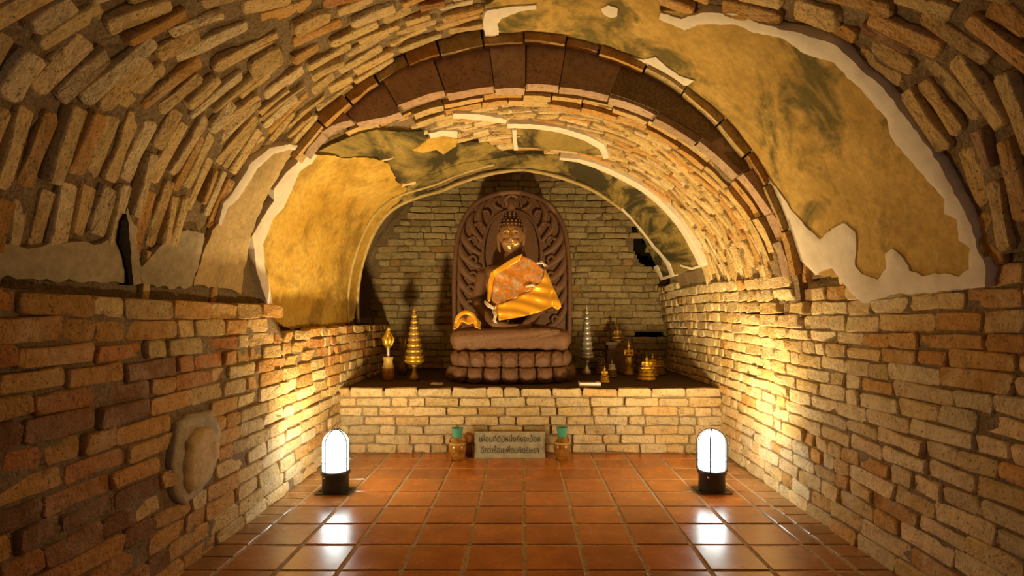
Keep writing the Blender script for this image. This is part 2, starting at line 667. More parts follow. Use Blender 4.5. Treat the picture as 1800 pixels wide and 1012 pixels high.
TM = {}
def tile_mesh(w, l, seed):
    key = (round(w, 3), round(l, 3), seed)
    if key in TM: return TM[key]
    r = random.Random(seed + 31)
    bm = bmesh.new()
    add_box(bm, 0, 0, -0.012, w, l, 0.024)
    top = [f for f in bm.faces if f.normal.z > .9]
    bmesh.ops.bevel(bm, geom=[e for f in top for e in f.edges], offset=0.005, segments=1, affect='EDGES')
    for v in bm.verts:
        v.co.x += r.uniform(-.002, .002); v.co.y += r.uniform(-.002, .002)
    me = bpy.data.meshes.new('tile'); bm.to_mesh(me); bm.free()
    me.materials.append(M_TILE)
    TM[key] = me
    return me
def tile(x, y, w, l, col, name='tile'):
    o = bpy.data.objects.new(name, tile_mesh(w, l, rnd.randint(0, 5)))
    o.location = (x, y, rnd.uniform(-.0015, .0015))
    o.rotation_euler = (rnd.uniform(-.004, .004), rnd.uniform(-.004, .004), rnd.uniform(-.006, .006))
    o.color = (*col, 1)
    COL.objects.link(o); o.parent = floor
TILEC = (0.46, 0.150, 0.020)
row0 = 965 * 1.2 / (822.7 - VY)       # a joint line seen in the picture
rows = [row0 + TL * k for k in range(-12, 3)]
g_ = 0.017
for yj in rows:
    y1 = min(yj + TL, Y_PLAT + 0.02)
    if yj > Y_PLAT - .05: continue
    for k in range(-4, 5):
        tile(tile_x0 + (k + .5) * TL, (yj + y1) / 2, TL - g_, y1 - yj - g_, vary(TILEC, rnd, .16))
    # cut tiles at the sides and the small border pieces against the walls
    x0 = tile_x0 - 4 * TL
    tile((x0 - 1.44) / 2, (yj + y1) / 2, x0 + 1.44 - g_, y1 - yj - g_, vary((0.36, .15, .045), rnd, .14))
    x1 = tile_x0 + 5 * TL
    tile(x1 + 0.055, (yj + y1) / 2, 0.105 - g_ * .6, y1 - yj - g_, vary((.36, .15, .045), rnd, .14))
    for q in range(2):
        ya, yb = yj + (y1 - yj) * q / 2, yj + (y1 - yj) * (q + 1) / 2
        tile((-1.44 + XL - .02) / 2, (ya + yb) / 2, abs(XL - .02 + 1.44) - g_, yb - ya - g_, vary((.38, .19, .065), rnd, .15), 'border_tile')
        tile((x1 + .11 + XR + .02) / 2, (ya + yb) / 2, XR + .02 - x1 - .11 - g_, yb - ya - g_, vary((.38, .19, .065), rnd, .15), 'border_tile')

# ------------------------------------------------------------------ side walls
def wall_base(name, pts, y0, y1, m, sgn, topz):
    """slab-like wall body, x = face position, sgn = outward direction of the room side"""
    bm = bmesh.new()
    ny, nz = 70, 18
    g = []
    for j in range(ny + 1):
        y = y0 + (y1 - y0) * j / ny
        row = []
        for k in range(nz + 1):
            z = -0.05 + (topz(y) + 0.05) * k / nz
            x = pts + sgn * (0.010 * N3(3, y, z, 8) + .008 * N3(9, y, z, 21))
            row.append(bm.verts.new((x, y, z)))
        row.append(bm.verts.new((pts - sgn * 0.22, y, topz(y))))
        row.append(bm.verts.new((pts - sgn * 0.22, y, -0.05)))
        g.append(row)
    for j in range(ny):
        for k in range(nz + 2):
            bm.faces.new((g[j][k], g[j + 1][k], g[j + 1][k + 1], g[j][k + 1]))
        bm.faces.new((g[j][-1], g[j + 1][-1], g[j + 1][0], g[j][0]))
    bm.faces.new(g[0]); bm.faces.new(g[-1])
    return mesh_obj(name, bm, m, None, True)

def ledge_z(y):
    for lim, z in ((3.43, 1.315 + 0.02 * math.sin(y * 1.7)), (3.56, 1.275), (3.62, 1.20), (9, 1.115)):
        if y < lim: return z
OVAL = [(308, 745), (330, 728), (368, 722), (384, 745), (382, 800), (368, 838), (345, 870), (318, 890), (302, 868), (298, 800)]

wl = wall_base('wall_left', XL - 0.013, Y0, Y_BACK + .05, M_MORTAR, 1, lambda y: ledge_z(y) - 0.03)
tag(wl, kind='structure')
br = []
r = random.Random(11)
z = 0.0
row = 0
hs = []
while z < 1.34:
    h = r.uniform(0.078, 0.094)
    hs.append((z, h)); z += h
for row, (z, h) in enumerate(hs):
    y = 0.9 + r.uniform(-.25, 0)
    while y < Y_BACK - .1:
        near = max(0, (3.4 - y))
        L = r.choice((0.15, 0.17, 0.26, 0.28, 0.30, 0.33)) * (0.95 + 0.04 * near)
        yc = y + L / 2
        zc = z + h / 2 + 0.014 * math.sin(yc * 1.3 + 1) + 0.010 * N3(1, yc, z, 2)
        y += L
        if zc + h * .3 > ledge_z(yc): continue
        if yc > Y_PLAT + .1 and zc < Z_PLAT - .05: continue
        px = proj((XL, yc, zc))
        if inside(px, OVAL): continue
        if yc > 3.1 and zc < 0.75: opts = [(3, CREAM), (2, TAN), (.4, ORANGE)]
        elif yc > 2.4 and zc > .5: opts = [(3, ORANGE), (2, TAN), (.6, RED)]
        elif yc < 2.3 and zc < 1.0: opts = [(2, RED), (1.6, DARK), (1.6, ORANGE)]  # redder, darker bricks, partly standing in for dim light at the near end
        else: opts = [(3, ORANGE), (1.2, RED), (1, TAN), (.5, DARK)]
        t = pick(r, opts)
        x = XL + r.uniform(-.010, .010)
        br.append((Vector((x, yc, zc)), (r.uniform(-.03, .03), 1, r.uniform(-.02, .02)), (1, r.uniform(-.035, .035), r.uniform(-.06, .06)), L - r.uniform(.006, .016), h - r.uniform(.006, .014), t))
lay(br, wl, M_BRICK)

# oval repair on the left wall: rim of lime render around a bare earth core
class WallL:
    def unproj(s, px, py):
        d = XL * F / (px - VX)
        return ((EYE - (py - VY) / F * d) / RO, d)
    def at(s, ph, y, off=0.0): return Vector((XL + off, y, ph * RO))
def wall_patch(name, poly, off, m, parent, seed=1, step=.03, dome=0.0):
    S = WallL()
    r = random.Random(seed)
    uv = [Vector((S.unproj(*p)[1], S.unproj(*p)[0] * RO)) for p in poly]
    out = []
    for i in range(len(uv)):
        a, b = uv[i], uv[(i + 1) % len(uv)]
        k = max(1, int((b - a).length / step))
        for q in range(k):
            out.append(a.lerp(b, q / k) + Vector((r.uniform(-.006, .006), r.uniform(-.006, .006))))
    bp = [(p.x, p.y) for p in out]
    pts = list(out)
    x0, x1, y0, y1 = min(p[0] for p in bp), max(p[0] for p in bp), min(p[1] for p in bp), max(p[1] for p in bp)
    i = x0
    while i < x1:
        j = y0
        while j < y1:
            if inside((i, j), bp) and min((i - b[0]) ** 2 + (j - b[1]) ** 2 for b in bp) > (step * .5) ** 2: pts.append(Vector((i + r.uniform(-.006, .006), j)))
            j += step
        i += step
    V2, E2, F2, ov, oe, of = delaunay_2d_cdt(pts, [], [list(range(len(out)))], 1, 1e-5)
    bm = bmesh.new()
    vv = []
    for i, p in enumerate(V2):
        edge = any(q < len(out) for q in ov[i])
        h = off * (.55 if edge else 1) + (0 if edge else dome) + .006 * N3(1, p.x, p.y, 14)
        vv.append(bm.verts.new((XL + h, p.x, p.y)))
    for f in F2: bm.faces.new([vv[k] for k in f])
    be = [e for e in bm.edges if len(e.link_faces) == 1]
    back = {}
    for e in be:
        q = []
        for v in e.verts:
            if v not in back: back[v] = bm.verts.new((XL - .04, v.co.y, v.co.z))
            q.append(back[v])
        bm.faces.new((e.verts[0], e.verts[1], q[1], q[0]))
    return mesh_obj(name, bm, m, parent)
pr = wall_patch('plaster_patch', OVAL, 0.014, M_PL_GREY, wl, 3)
core = [(320 + (x - 342) * 0 + 0, y) for x, y in ()]
CORE = [(322, 775), (340, 752), (362, 748), (376, 765), (376, 805), (362, 838), (342, 862), (326, 868), (318, 850), (317, 808)]
wall_patch('earth_core', CORE, 0.026, M_PL_TAN, pr, 5, .03, .012)

def topr(y): return 1.42 + 0.05 * max(0, y - 3.4)
wr = wall_base('wall_right', XR + 0.013, Y0, Y_BACK + .05, M_MORTAR, -1, lambda y: EYE + .25)
tag(wr, kind='structure')
br = []
r = random.Random(23)
z = 0.0
hs = []
while z < 1.62:
    h = r.uniform(0.074, 0.092)
    hs.append((z, h)); z += h
RIGHT_PATCH_TEST = []
def right_face(z):
    if z <= EYE: return XR
    return math.sqrt(max(RO ** 2 - (z - EYE) ** 2, 0.1)) + (XR - RO)
for row, (z, h) in enumerate(hs):
    y = 0.9 + r.uniform(-.25, 0)
    while y < Y_BACK - .06:
        L = r.choice((0.14, 0.16, 0.22, 0.26, 0.28, 0.31)) * (1.15 if y < 2.6 else 0.92)
        yc = y + L / 2
        zc = z + h / 2 + 0.018 * math.sin(yc * 1.5) + 0.012 * N3(5, yc, z, 2)
        y += L
        if yc > Y_PLAT + .1 and zc < Z_PLAT - .05: continue
        if zc > topr(yc): continue
        if yc > Y_ARCH and zc > .95:
            fx = INN.A * math.sqrt(max(0.05, 1 - (max(zc - EYE, 0) / INN.B) ** 2)) - .012
            k = min(1, (zc - .95) / .27) * min(1, (yc - Y_ARCH) / .3)
            x = XR * (1 - k) + fx * k
        else:
            x = right_face(zc)
        nz = -max(0, zc - EYE) / RO
        if yc < 2.75 and 0.95 < zc < 1.12: opts = [(4, ORANGE), (1, RED)]
        elif yc < 2.6 and zc > 1.0: opts = [(3, ORANGE), (2, TAN)]
        elif 3.3 > yc > 2.5 and zc < .5: opts = [(2, TAN), (2, ORANGE), (1, CREAM)]
        else: opts = [(5, CREAM), (1.5, TAN), (.35, ORANGE)]
        t = pick(r, opts)
        br.append((Vector((x + r.uniform(-.006, .006), yc, zc)), (r.uniform(-.03, .03), -1, r.uniform(-.02, .02)), (-1, r.uniform(-.03, .03), nz + r.uniform(-.06, .06)), L - r.uniform(.005, .013), h - r.uniform(.005, .013), t))
lay(br, wr, M_BRICK_PALE)

# ------------------------------------------------------------------ outer vault
BIG = [(850, 0), (945, -30), (1160, -20), (1166, 12), (1244, 14), (1334, 30), (1435, 60), (1502, 95), (1560, 145), (1605, 205), (1655, 285), (1700, 350), (1735, 420), (1750, 500), (1640, 515), (1560, 522), (1530, 530), (1486, 485), (1444, 480), (1400, 440), (1355, 364), (1340, 310), (1300, 262), (1250, 208), (1200, 160), (1150, 118), (1090, 92), (1030, 76), (960, 60), (877, 62), (852, 57)]
WHITE_BIG = [(1336, 305), (1342, 320), (1355, 364), (1369, 389), (1384, 422), (1417, 455), (1444, 481), (1453, 474), (1475, 470), (1486, 485), (1512, 517), (1530, 532), (1552, 527), (1585, 516), (1644, 514), (1700, 508), (1750, 503), (1750, 466), (1735, 430), (1724, 393), (1706, 357), (1694, 335), (1664, 279), (1633, 232), (1610, 202), (1583, 168), (1559, 138), (1529, 118), (1502, 87), (1472, 64), (1435, 54), (1381, 40), (1334, 27), (1301, 13), (1244, 10), (1203, 21), (1166, 10), (1164, 22), (1210, 42), (1234, 32), (1301, 32), (1334, 47), (1388, 57), (1418, 81), (1455, 94), (1479, 101), (1502, 128), (1533, 155), (1553, 181), (1573, 202), (1580, 232), (1603, 262), (1633, 296), (1658, 325), (1676, 345), (1676, 371), (1698, 382), (1702, 419), (1722, 433), (1720, 470), (1702, 484), (1676, 477), (1636, 483), (1614, 474), (1600, 448), (1581, 433), (1569, 444), (1572, 470), (1556, 490), (1530, 481), (1516, 463), (1519, 430), (1516, 404), (1497, 388), (1475, 399), (1453, 417), (1432, 400), (1402, 364), (1369, 320), (1357, 305)]
WHITE_TL = [(854, 8), (901, 0), (943, -3), (943, 4), (914, 8), (880, 22), (874, 30), (878, 62), (862, 64), (852, 57), (850, 45), (847, 27)]
WHITE_LOW = ribbon([(866, 62), (905, 64), (950, 59), (1000, 66), (1035, 80), (1062, 92)], [5, 7, 6, 6, 6, 4])
WHITE_STAR = [(1096, 88), (1136, 95), (1158, 90), (1173, 104), (1200, 123), (1227, 133), (1208, 144), (1201, 162), (1176, 141), (1166, 118), (1132, 102)]
WHITE_MID = ribbon([(1198, 158), (1232, 190), (1268, 226), (1292, 252), (1318, 284), (1345, 312)], [5, 6, 7, 8, 7, 10])
WHITE_DOT = [(1060, 4), (1072, -2), (1088, 2), (1088, 16), (1078, 20), (1064, 14)]
TANP = [(534, 258), (505, 250), (477, 254), (430, 292), (400, 345), (375, 385), (350, 440), (332, 500), (405, 508), (463, 520), (452, 480), (440, 440), (436, 410), (470, 350), (500, 295), (530, 268)]
WHITE_L1 = ribbon([(537, 258), (500, 251), (468, 259), (436, 284), (427, 303), (402, 340), (385, 356), (374, 392)], [9, 10, 12, 17, 15, 15, 11, 5])
WHITE_L2 = [(534, 256), (552, 266), (541, 280), (520, 295), (505, 330), (491, 359), (473, 377), (463, 405), (454, 426), (456, 462), (466, 505), (471, 536), (463, 535), (452, 505), (441, 469), (438, 433), (434, 412), (448, 387), (473, 348), (473, 327), (488, 305), (516, 280)]
GREYP = [(-60, 430), (20, 432), (90, 428), (165, 424), (200, 405), (215, 360), (228, 400), (236, 470), (240, 500), (120, 492), (0, 487), (-70, 484)]
GREYP2 = [(236, 470), (262, 440), (300, 400), (350, 408), (345, 450), (330, 502), (290, 506), (242, 500)]
SLIT = [(196, 385), (206, 372), (210, 400), (214, 440), (218, 500), (210, 500), (204, 460), (192, 420)]
OUT_PATCHES = [BIG, WHITE_BIG, TANP, GREYP, GREYP2]

ceil = empty('ceiling'); tag(ceil, kind='structure')
vault_shell('vault_mortar', OUT, lambda p: Y0, lambda p: Y_ARCH, 70, 110, 0.13, PI, -0.002, M_MORTAR, 0.016, ceil)
def lean_g(phi):
    f = min(phi, PI - phi)
    t = min(1, max(0, (f - 0.40) / 0.80))
    return t * t * (3 - 2 * t)
def lean(y, phi):
    return 1.25 * max(0, 3.3 - y) / 2.8 * lean_g(phi)
br = []
r = random.Random(5)
y = 0.35
ring = 0
while y < Y_ARCH - 0.03:
    pitch = r.uniform(0.066, 0.080)
    if y < 2.4: pitch *= 1.12
    ph = 0.07 + r.uniform(0, .12)
    ring += 1
    while ph < PI - 0.05:
        L = r.choice((0.17, 0.22, 0.25, 0.27, 0.30))
        left_ribs = ph > 2.25 and y > 1.9
        if left_ribs: L *= 1.2
        dp = L / RO
        pc = ph + dp / 2
        ph += dp + r.uniform(0, .012 if left_ribs else .02)
        yy = y + lean(y, pc) + 0.012 * N3(pc * 3, y, 1, 1.5)
        if yy > Y_ARCH - 0.035: continue
        comp = 1 - 1.25 / 2.8 * lean_g(pc)
        hh = pitch * comp
        if comp < 0.80:
            if ring % 2: continue
            hh *= 2 * .92
        p = OUT.at(pc, yy, 0.0)
        if pc < 1.2 and p.z < topr(yy) + .02: continue
        if pc > 2 and p.z < ledge_z(yy) + .03: continue
        px = proj(p)
        hid = False
        for q in OUT_PATCHES:
            if inside(px, q):
                hid = True; break
        if hid: continue
        e = 0.02
        xd = OUT.at(pc + e, y + lean(y, pc + e), 0) - OUT.at(pc - e, y + lean(y, pc - e), 0)
        nr = OUT.nrm(pc) + Vector((r.uniform(-.08, .08), r.uniform(-.14, .10), r.uniform(-.08, .08)))
        off = r.uniform(0.004, 0.034)
        if pc > 2.2: opts = [(4, TAN), (1.2, ORANGE), (1.5, CREAM)]
        elif pc < 1.1: opts = [(2, TAN), (2, ORANGE), (.6, DARK)]
        else: opts = [(4, TAN), (2.2, ORANGE), (.6, RED), (.8, CREAM)]
        br.append((OUT.at(pc, yy, off), xd, nr, L - r.uniform(.004, .03), hh - (r.uniform(.012, .026) if not left_ribs else r.uniform(.008, .022)), pick(r, opts)))
    y += pitch
lay(br, ceil, M_BRICK)

big = patch('plaster_patch', BIG, OUT, 0.030, M_PL_BROWN, ceil, .012, .06, .008, 2, (1.0, Y_ARCH))
for i, (q, o_) in enumerate(((WHITE_BIG, .044), (WHITE_TL, .044), (WHITE_LOW, .042), (WHITE_STAR, .044), (WHITE_MID, .044), (WHITE_DOT, .044))):
    patch('lime_edging', q, OUT, o_, M_LIME, big, .004, .035, .004, 40 + i, (1.0, Y_ARCH + .02))
tp = patch('plaster_patch', TANP, OUT, 0.032, M_PL_TAN, ceil, .008, .05, .007, 3, (1.0, Y_ARCH))
for i, q in enumerate((WHITE_L1, WHITE_L2)):
    patch('lime_edging', q, (OUT, INN)[i], (.046, .040)[i], M_LIME, tp, .003, .03, .004, 60 + i, (1.0, Y_ARCH + .6))
gp = patch('plaster_patch', GREYP, OUT, 0.030, M_PL_GREY, ceil, .010, .05, .008, 4)
patch('plaster_patch', GREYP2, OUT, 0.028, M_PL_GREY, ceil, .010, .05, .008, 5)
patch('crack_shade', SLIT, OUT, 0.048, M_GAP_SHADE, gp, .004, .03, .003, 6)  # black patch painted as the dark inside of a plaster crack

# ------------------------------------------------------------------ stepped arch ring between the two vaults
arch = empty('trim_1'); tag(arch, kind='structure')
# masonry body behind the face
def ring_body(name, r0f, r1f, y0, y1, m, parent, n=96):
    bm = bmesh.new()
    g = []
    for i in range(n + 1):
        ph = 2.5 * i / n
        q = []
        for rr, yy in ((r0f(ph), y0), (r0f(ph), y1), (r1f(ph), y1), (r1f(ph), y0)):
            jt = 0.005 * N3(ph * 9, rr * 5, yy * 5, 1)
            q.append(bm.verts.new(((rr + jt) * math.cos(ph), yy, EYE + (rr + jt) * math.sin(ph))))
        g.append(q)
    for i in range(n):
        for k in range(4):
            bm.faces.new((g[i][k], g[i + 1][k], g[i + 1][(k + 1) % 4], g[i][(k + 1) % 4]))
    bm.faces.new(g[0]); bm.faces.new(g[-1])
    return mesh_obj(name, bm, m, parent, False)
ring_body('arch_mortar', lambda p: INN.r(p) + 0.03, lambda p: 1.80, Y_ARCH + .05, Y_ARCH + .26, M_MORTAR, arch)

def wedge(name, p0, p1, r0, r1, y0, y1, m, parent, col, seed):
    """arch piece: a bevelled block between two angles, radii and depths"""
    r = random.Random(seed)
    bm = bmesh.new()
    n = 3
    g = []
    for i in range(n + 1):
        ph = p0 + (p1 - p0) * i / n
        a, b = (r0(ph) if callable(r0) else r0), r1
        q = [bm.verts.new((rr * math.cos(ph), yy, EYE + rr * math.sin(ph))) for rr, yy in ((a, y0), (a, y1), (b, y1), (b, y0))]
        g.append(q)
    for i in range(n):
        for k in range(4):
            bm.faces.new((g[i][k], g[i + 1][k], g[i + 1][(k + 1) % 4], g[i][(k + 1) % 4]))
    bm.faces.new(g[0]); bm.faces.new(g[-1])
    bmesh.ops.bevel(bm, geom=[e for e in bm.edges if e.calc_face_angle(0) > .6], offset=.006, segments=1, affect='EDGES')
    for v in bm.verts:
        v.co += Vector((r.uniform(-.004, .004), r.uniform(-.004, .004), r.uniform(-.004, .004)))
    o = mesh_obj(name, bm, m, parent, False)
    ca = o.data.color_attributes.new('tint', 'FLOAT_COLOR', 'POINT')
    for d_ in ca.data: d_.color = (1, 1, 1, 1)
    o.color = (*col, 1)
    return o
r = random.Random(77)
# thin bricks closing the outer vault, seen from below
ph = 0.15
while ph < 2.42:
    dp = r.uniform(.20, .30) / 1.68
    rr = 1.665 + r.uniform(-.012, .012)
    wedge('brick', ph + .004, ph + dp - .004, rr, 1.76, Y_ARCH - .015 + r.uniform(-.02, .015), Y_ARCH + .075, M_BRICK, arch, pick(r, [(3, TAN), (1, ORANGE)]), r.randint(0, 9999))
    ph += dp
# big square slabs facing the entrance
SLABC = (0.42, 0.28, 0.19)
ph = 0.15
while ph < 2.40:
    dp = r.uniform(.16, .34) / 1.55
    off = r.uniform(-.030, .022)
    yy = Y_ARCH + .040 + r.uniform(-.030, .022)
    wedge('slab', ph + .003, ph + dp - .003, (lambda p, o=off: min(INN.r(p) + o, 1.66)), 1.72, yy, yy + .10, M_SLAB, arch, vary(SLABC, r, .22), r.randint(0, 9999))
    ph += dp
# two thinner inner rings
for (ya, ins, a0, a1) in ((Y_ARCH + .16, .000, .25, PI - .45), (Y_ARCH + .245, .022, .22, 1.95)):
    ph = a0
    while ph < min(a1, 2.3):
        dp = r.uniform(.18, .28) / 1.5
        off = r.uniform(-.018, .014) - ins
        wedge('brick', ph + .003, ph + dp - .003, (lambda p, o=off: INN.r(p) + o), INN.r(ph) + .09, ya + r.uniform(-.015, .015), ya + .08, M_BRICK, arch, pick(r, [(3, TAN), (2, ORANGE), (1, SLABC)]), r.randint(0, 9999))
        ph += dp

# ------------------------------------------------------------------ inner vault
YEL = [(552, 268), (580, 270), (605, 275), (635, 273), (655, 274), (680, 285), (690, 302), (697, 318), (715, 328), (700, 350), (680, 372), (661, 396), (645, 430), (635, 470), (628, 513), (620, 560), (600, 572), (560, 576), (500, 578), (474, 560), (468, 520), (456, 470), (455, 430), (475, 375), (505, 330), (530, 288)]
OLV = [(558, 262), (590, 248), (628, 233), (660, 225), (700, 228), (740, 228), (752, 240), (800, 252), (850, 245), (880, 262), (905, 268), (860, 276), (800, 287), (750, 305), (718, 323), (697, 316), (690, 300), (680, 283), (655, 272), (605, 273)]
BLOB = [(722, 258), (745, 243), (755, 236), (785, 234), (803, 238), (800, 252), (778, 266), (765, 258), (740, 263)]
WBLOB = [(752, 228), (775, 223), (803, 225), (802, 236), (780, 233), (755, 237)]
OLV2 = [(907, 221), (960, 220), (1000, 228), (1040, 245), (1062, 268), (1045, 270), (1000, 262), (950, 258), (908, 255)]
W_A = ribbon([(795, 197), (840, 199), (890, 207)], [9, 10, 8])
W_B = ribbon([(892, 215), (935, 215), (985, 222), (1030, 236), (1060, 252), (1068, 272)], [7, 8, 9, 10, 12, 10])
W_C = ribbon([(904, 222), (905, 240), (907, 258)], [8, 6, 8])
LIPB = [(1024, 276), (1046, 283), (1090, 302), (1135, 327), (1170, 356), (1198, 388), (1222, 428), (1240, 463), (1232, 472), (1190, 482), (1163, 488), (1151, 455), (1125, 405), (1099, 369), (1062, 336), (1024, 314), (980, 300), (930, 291), (900, 291), (860, 294), (800, 306), (750, 330), (718, 352), (705, 350), (718, 323), (750, 305), (800, 287), (860, 276), (905, 268), (960, 268)]
W_LIP = ribbon([(985, 272), (1020, 276), (1046, 284), (1090, 303), (1135, 328), (1170, 357), (1198, 389), (1222, 428), (1239, 464), (1222, 470), (1200, 464)], [4, 6, 8, 9, 9, 9, 10, 11, 10, 5, 3])
W_LIP2 = ribbon([(1095, 362), (1125, 395), (1152, 430), (1178, 460), (1186, 482), (1168, 488), (1156, 465)], [3, 3, 4, 6, 8, 6, 6])
IN_PATCHES = [YEL, OLV, OLV2, LIPB]

inner = empty('inner_ceiling'); tag(inner, kind='structure')
vault_shell('vault_mortar', INN, lambda p: Y_ARCH + (.2 if p < 2.42 else -.01), lambda p: y_end(p), 60, 96, 0.05, PI + .10, -0.012, M_MORTAR, 0.012, inner)
br = []
r = random.Random(9)
y = Y_ARCH + .36
while y < Y_LIP + 0.25:
    pitch = r.uniform(0.050, 0.066)
    ph = 0.10 + r.uniform(0, .12)
    while ph < PI - 0.1:
        L = r.choice((0.14, 0.18, 0.22, 0.25, 0.28))
        rr = INN.r(ph)
        dp = L / rr
        pc = ph + dp / 2
        ph += dp + .006
        yy = y + .010 * N3(pc * 3, y, 4, 1.5)
        p = INN.at(pc, yy, 0.01)
        if pc < 1 and p.z < topr(yy) + .03: continue
        if pc > 2 and p.z < 1.16: continue
        px = proj(p)
        if any(inside(px, q) for q in IN_PATCHES): continue
        xd = INN.at(pc + .02, yy, 0) - INN.at(pc - .02, yy, 0)
        nr = INN.nrm(pc) + Vector((r.uniform(-.07, .07), r.uniform(-.16, .08), r.uniform(-.07, .07)))
        br.append((INN.at(pc, yy, r.uniform(-.004, .018)), xd, nr, L - r.uniform(.004, .02), pitch - r.uniform(.006, .016), pick(r, [(4, TAN), (1.5, CREAM), (1.2, ORANGE)])))
    y += pitch
lay(br, inner, M_BRICK)
ye = patch('plaster_patch', YEL, INN, 0.022, M_PL_YELLOW, inner, .008, .05, .008, 11, (Y_ARCH + .02, 5.75))
ol = patch('plaster_patch', OLV, INN, 0.016, M_PL_OLIVE, inner, .006, .05, .006, 12, (Y_ARCH + .2, 5.3))
patch('plaster_blob', BLOB, INN, 0.030, M_PL_YELLOW, ol, .004, .03, .003, 13)
patch('lime_edging', WBLOB, INN, 0.032, M_LIME, ol, .003, .03, .003, 14)
o2 = patch('plaster_patch', OLV2, INN, 0.020, M_PL_OLIVE, inner, .004, .05, .004, 15)
for i, q in enumerate((W_A, W_B, W_C)):
    patch('lime_edging', q, INN, .034, M_LIME, o2, .003, .03, .003, 16 + i)
lip = patch('plaster_band', LIPB, INN, 0.026, M_PL_OLIVE, inner, .004, .06, .006, 21, (4.6, 6.36))
for i, q in enumerate((W_LIP, W_LIP2)):
    patch('lime_edging', q, INN, .040, M_LIME, lip, .002, .03, .003, 22 + i, (4.5, 6.36))
# raised rim of old render round the opening of the altar recess
bm = bmesh.new()
pts, rs = [], []
for i in range(61):
    ph = 0.75 + (PI - 0.75 + 0.04) * i / 60
    y = min(y_end(ph) - .03, 5.70)
    pts.append(INN.at(ph, y, 0.026 + .004 * N3(ph * 6, 0, 1))); rs.append(.019 + .004 * N3(ph * 8, 3, 1))
add_tube(bm, pts, rs, 8)
mesh_obj('render_rim', bm, M_RIM, inner)
bm = bmesh.new()
pts, rs = [], []
for i in range(41):
    ph = 1.75 + (PI - 1.75 + 0.04) * i / 40
    pts.append(INN.at(ph, 4.95 + .42 * ((ph - 1.75) / 1.37), 0.030 + .004 * N3(ph * 6, 7, 1))); rs.append(.013 + .004 * N3(ph * 8, 5, 1))
add_tube(bm, pts, rs, 8)
mesh_obj('render_rim', bm, M_RIM, inner)

# chamber above the altar behind the inner vault
class Chamber(Inner):
    A, B, SWELL = 2.0, 1.86, 0.0
CH = Chamber()
ch = vault_shell('recess_ceiling', CH, lambda p: 5.1, lambda p: Y_BACK + .25, 24, 60, -0.35, PI + .35, 0, M_MORTAR, .02, None)
tag(ch, kind='structure')

# ------------------------------------------------------------------ back wall
HOLE = [(1111, 394), (1118, 398), (1134, 422), (1148, 448), (1160, 484), (1140, 470), (1124, 462), (1114, 440)]
SLOT = [(1114, 583), (1172, 583), (1172, 593), (1114, 593)]
wb = empty('wall_back'); tag(wb, kind='structure')
bm = bmesh.new()
NX, NZ = 200, 150
X0, X1, Z0, Z1 = -2.1, 2.1, .3, 3.15
g = [[bm.verts.new((X0 + (X1 - X0) * i / NX, Y_BACK + .016 + .010 * N3(X0 + (X1 - X0) * i / NX, 0, Z0 + (Z1 - Z0) * j / NZ, 9), Z0 + (Z1 - Z0) * j / NZ)) for j in range(NZ + 1)] for i in range(NX + 1)]
for i in range(NX):
    for j in range(NZ):
        c = (g[i][j].co + g[i + 1][j + 1].co) / 2
        px = proj(c)
        if inside(px, HOLE) or inside(px, SLOT): continue
        bm.faces.new((g[i][j], g[i + 1][j], g[i + 1][j + 1], g[i][j + 1]))
mesh_obj('wall_mortar', bm, M_MORTAR, wb, True)
bm = bmesh.new()
add_box(bm, 0, Y_BACK + .36, 1.7, 4.4, .1, 3.2)
mesh_obj('dark_backing', bm, M_GAP_SHADE, wb, False)  # black backing added so the hole and slot look dark inside
br = []
r = random.Random(31)
z = Z_PLAT
while z < 2.95:
    h = r.uniform(.072, .084)
    x = -1.95 + r.uniform(-.2, 0)
    while x < 1.85:
        L = r.choice((.13, .2, .24, .26, .30, .34))
        xc = x + L / 2
        x += L
        zc = z + h / 2 + .008 * N3(xc, 3, z, 2)
        px = proj((xc, Y_BACK, zc))
        if inside(px, HOLE) or inside(px, SLOT): continue
        if (xc / 1.9) ** 2 + ((zc - EYE) / 1.78) ** 2 > 1 and zc > EYE: continue
        br.append((Vector((xc, Y_BACK + r.uniform(-.008, .008), zc)), (1, r.uniform(-.02, .02), r.uniform(-.012, .012)), (r.uniform(-.04, .04), -1, r.uniform(-.04, .04)), L - r.uniform(.006, .014), h - r.uniform(.006, .013), pick(r, [(4, (.44, .34, .17)), (2, (.38, .28, .13)), (.5, (.40, .24, .10))])))
    z += h
lay(br, wb, M_BRICK)

# ------------------------------------------------------------------ altar platform
pl = empty('altar_platform'); tag(pl, kind='structure')
bm = bmesh.new()
add_box(bm, (XL + XR) / 2, (Y_PLAT + .02 + Y_BACK) / 2, Z_PLAT / 2 - .02, XR - XL + .1, Y_BACK - Y_PLAT - .02, Z_PLAT - .02)
mesh_obj('platform_core', bm, M_MORTAR_PALE, pl, False)
bm = bmesh.new()
nx, ny = 60, 36
g = [[bm.verts.new((XL - .05 + (XR - XL + .1) * i / nx, Y_PLAT + .012 + (Y_BACK - Y_PLAT) * j / ny, Z_PLAT - .003 + .004 * N3(i * .7, j * .7, 2, 1) - (.012 if j == 0 else 0))) for j in range(ny + 1)] for i in range(nx + 1)]
for i in range(nx):
    for j in range(ny):
        bm.faces.new((g[i][j], g[i + 1][j], g[i + 1][j + 1], g[i][j + 1]))
mesh_obj('earth_top', bm, M_DIRT, pl, True)
br = []
r = random.Random(41)
nrow = 7
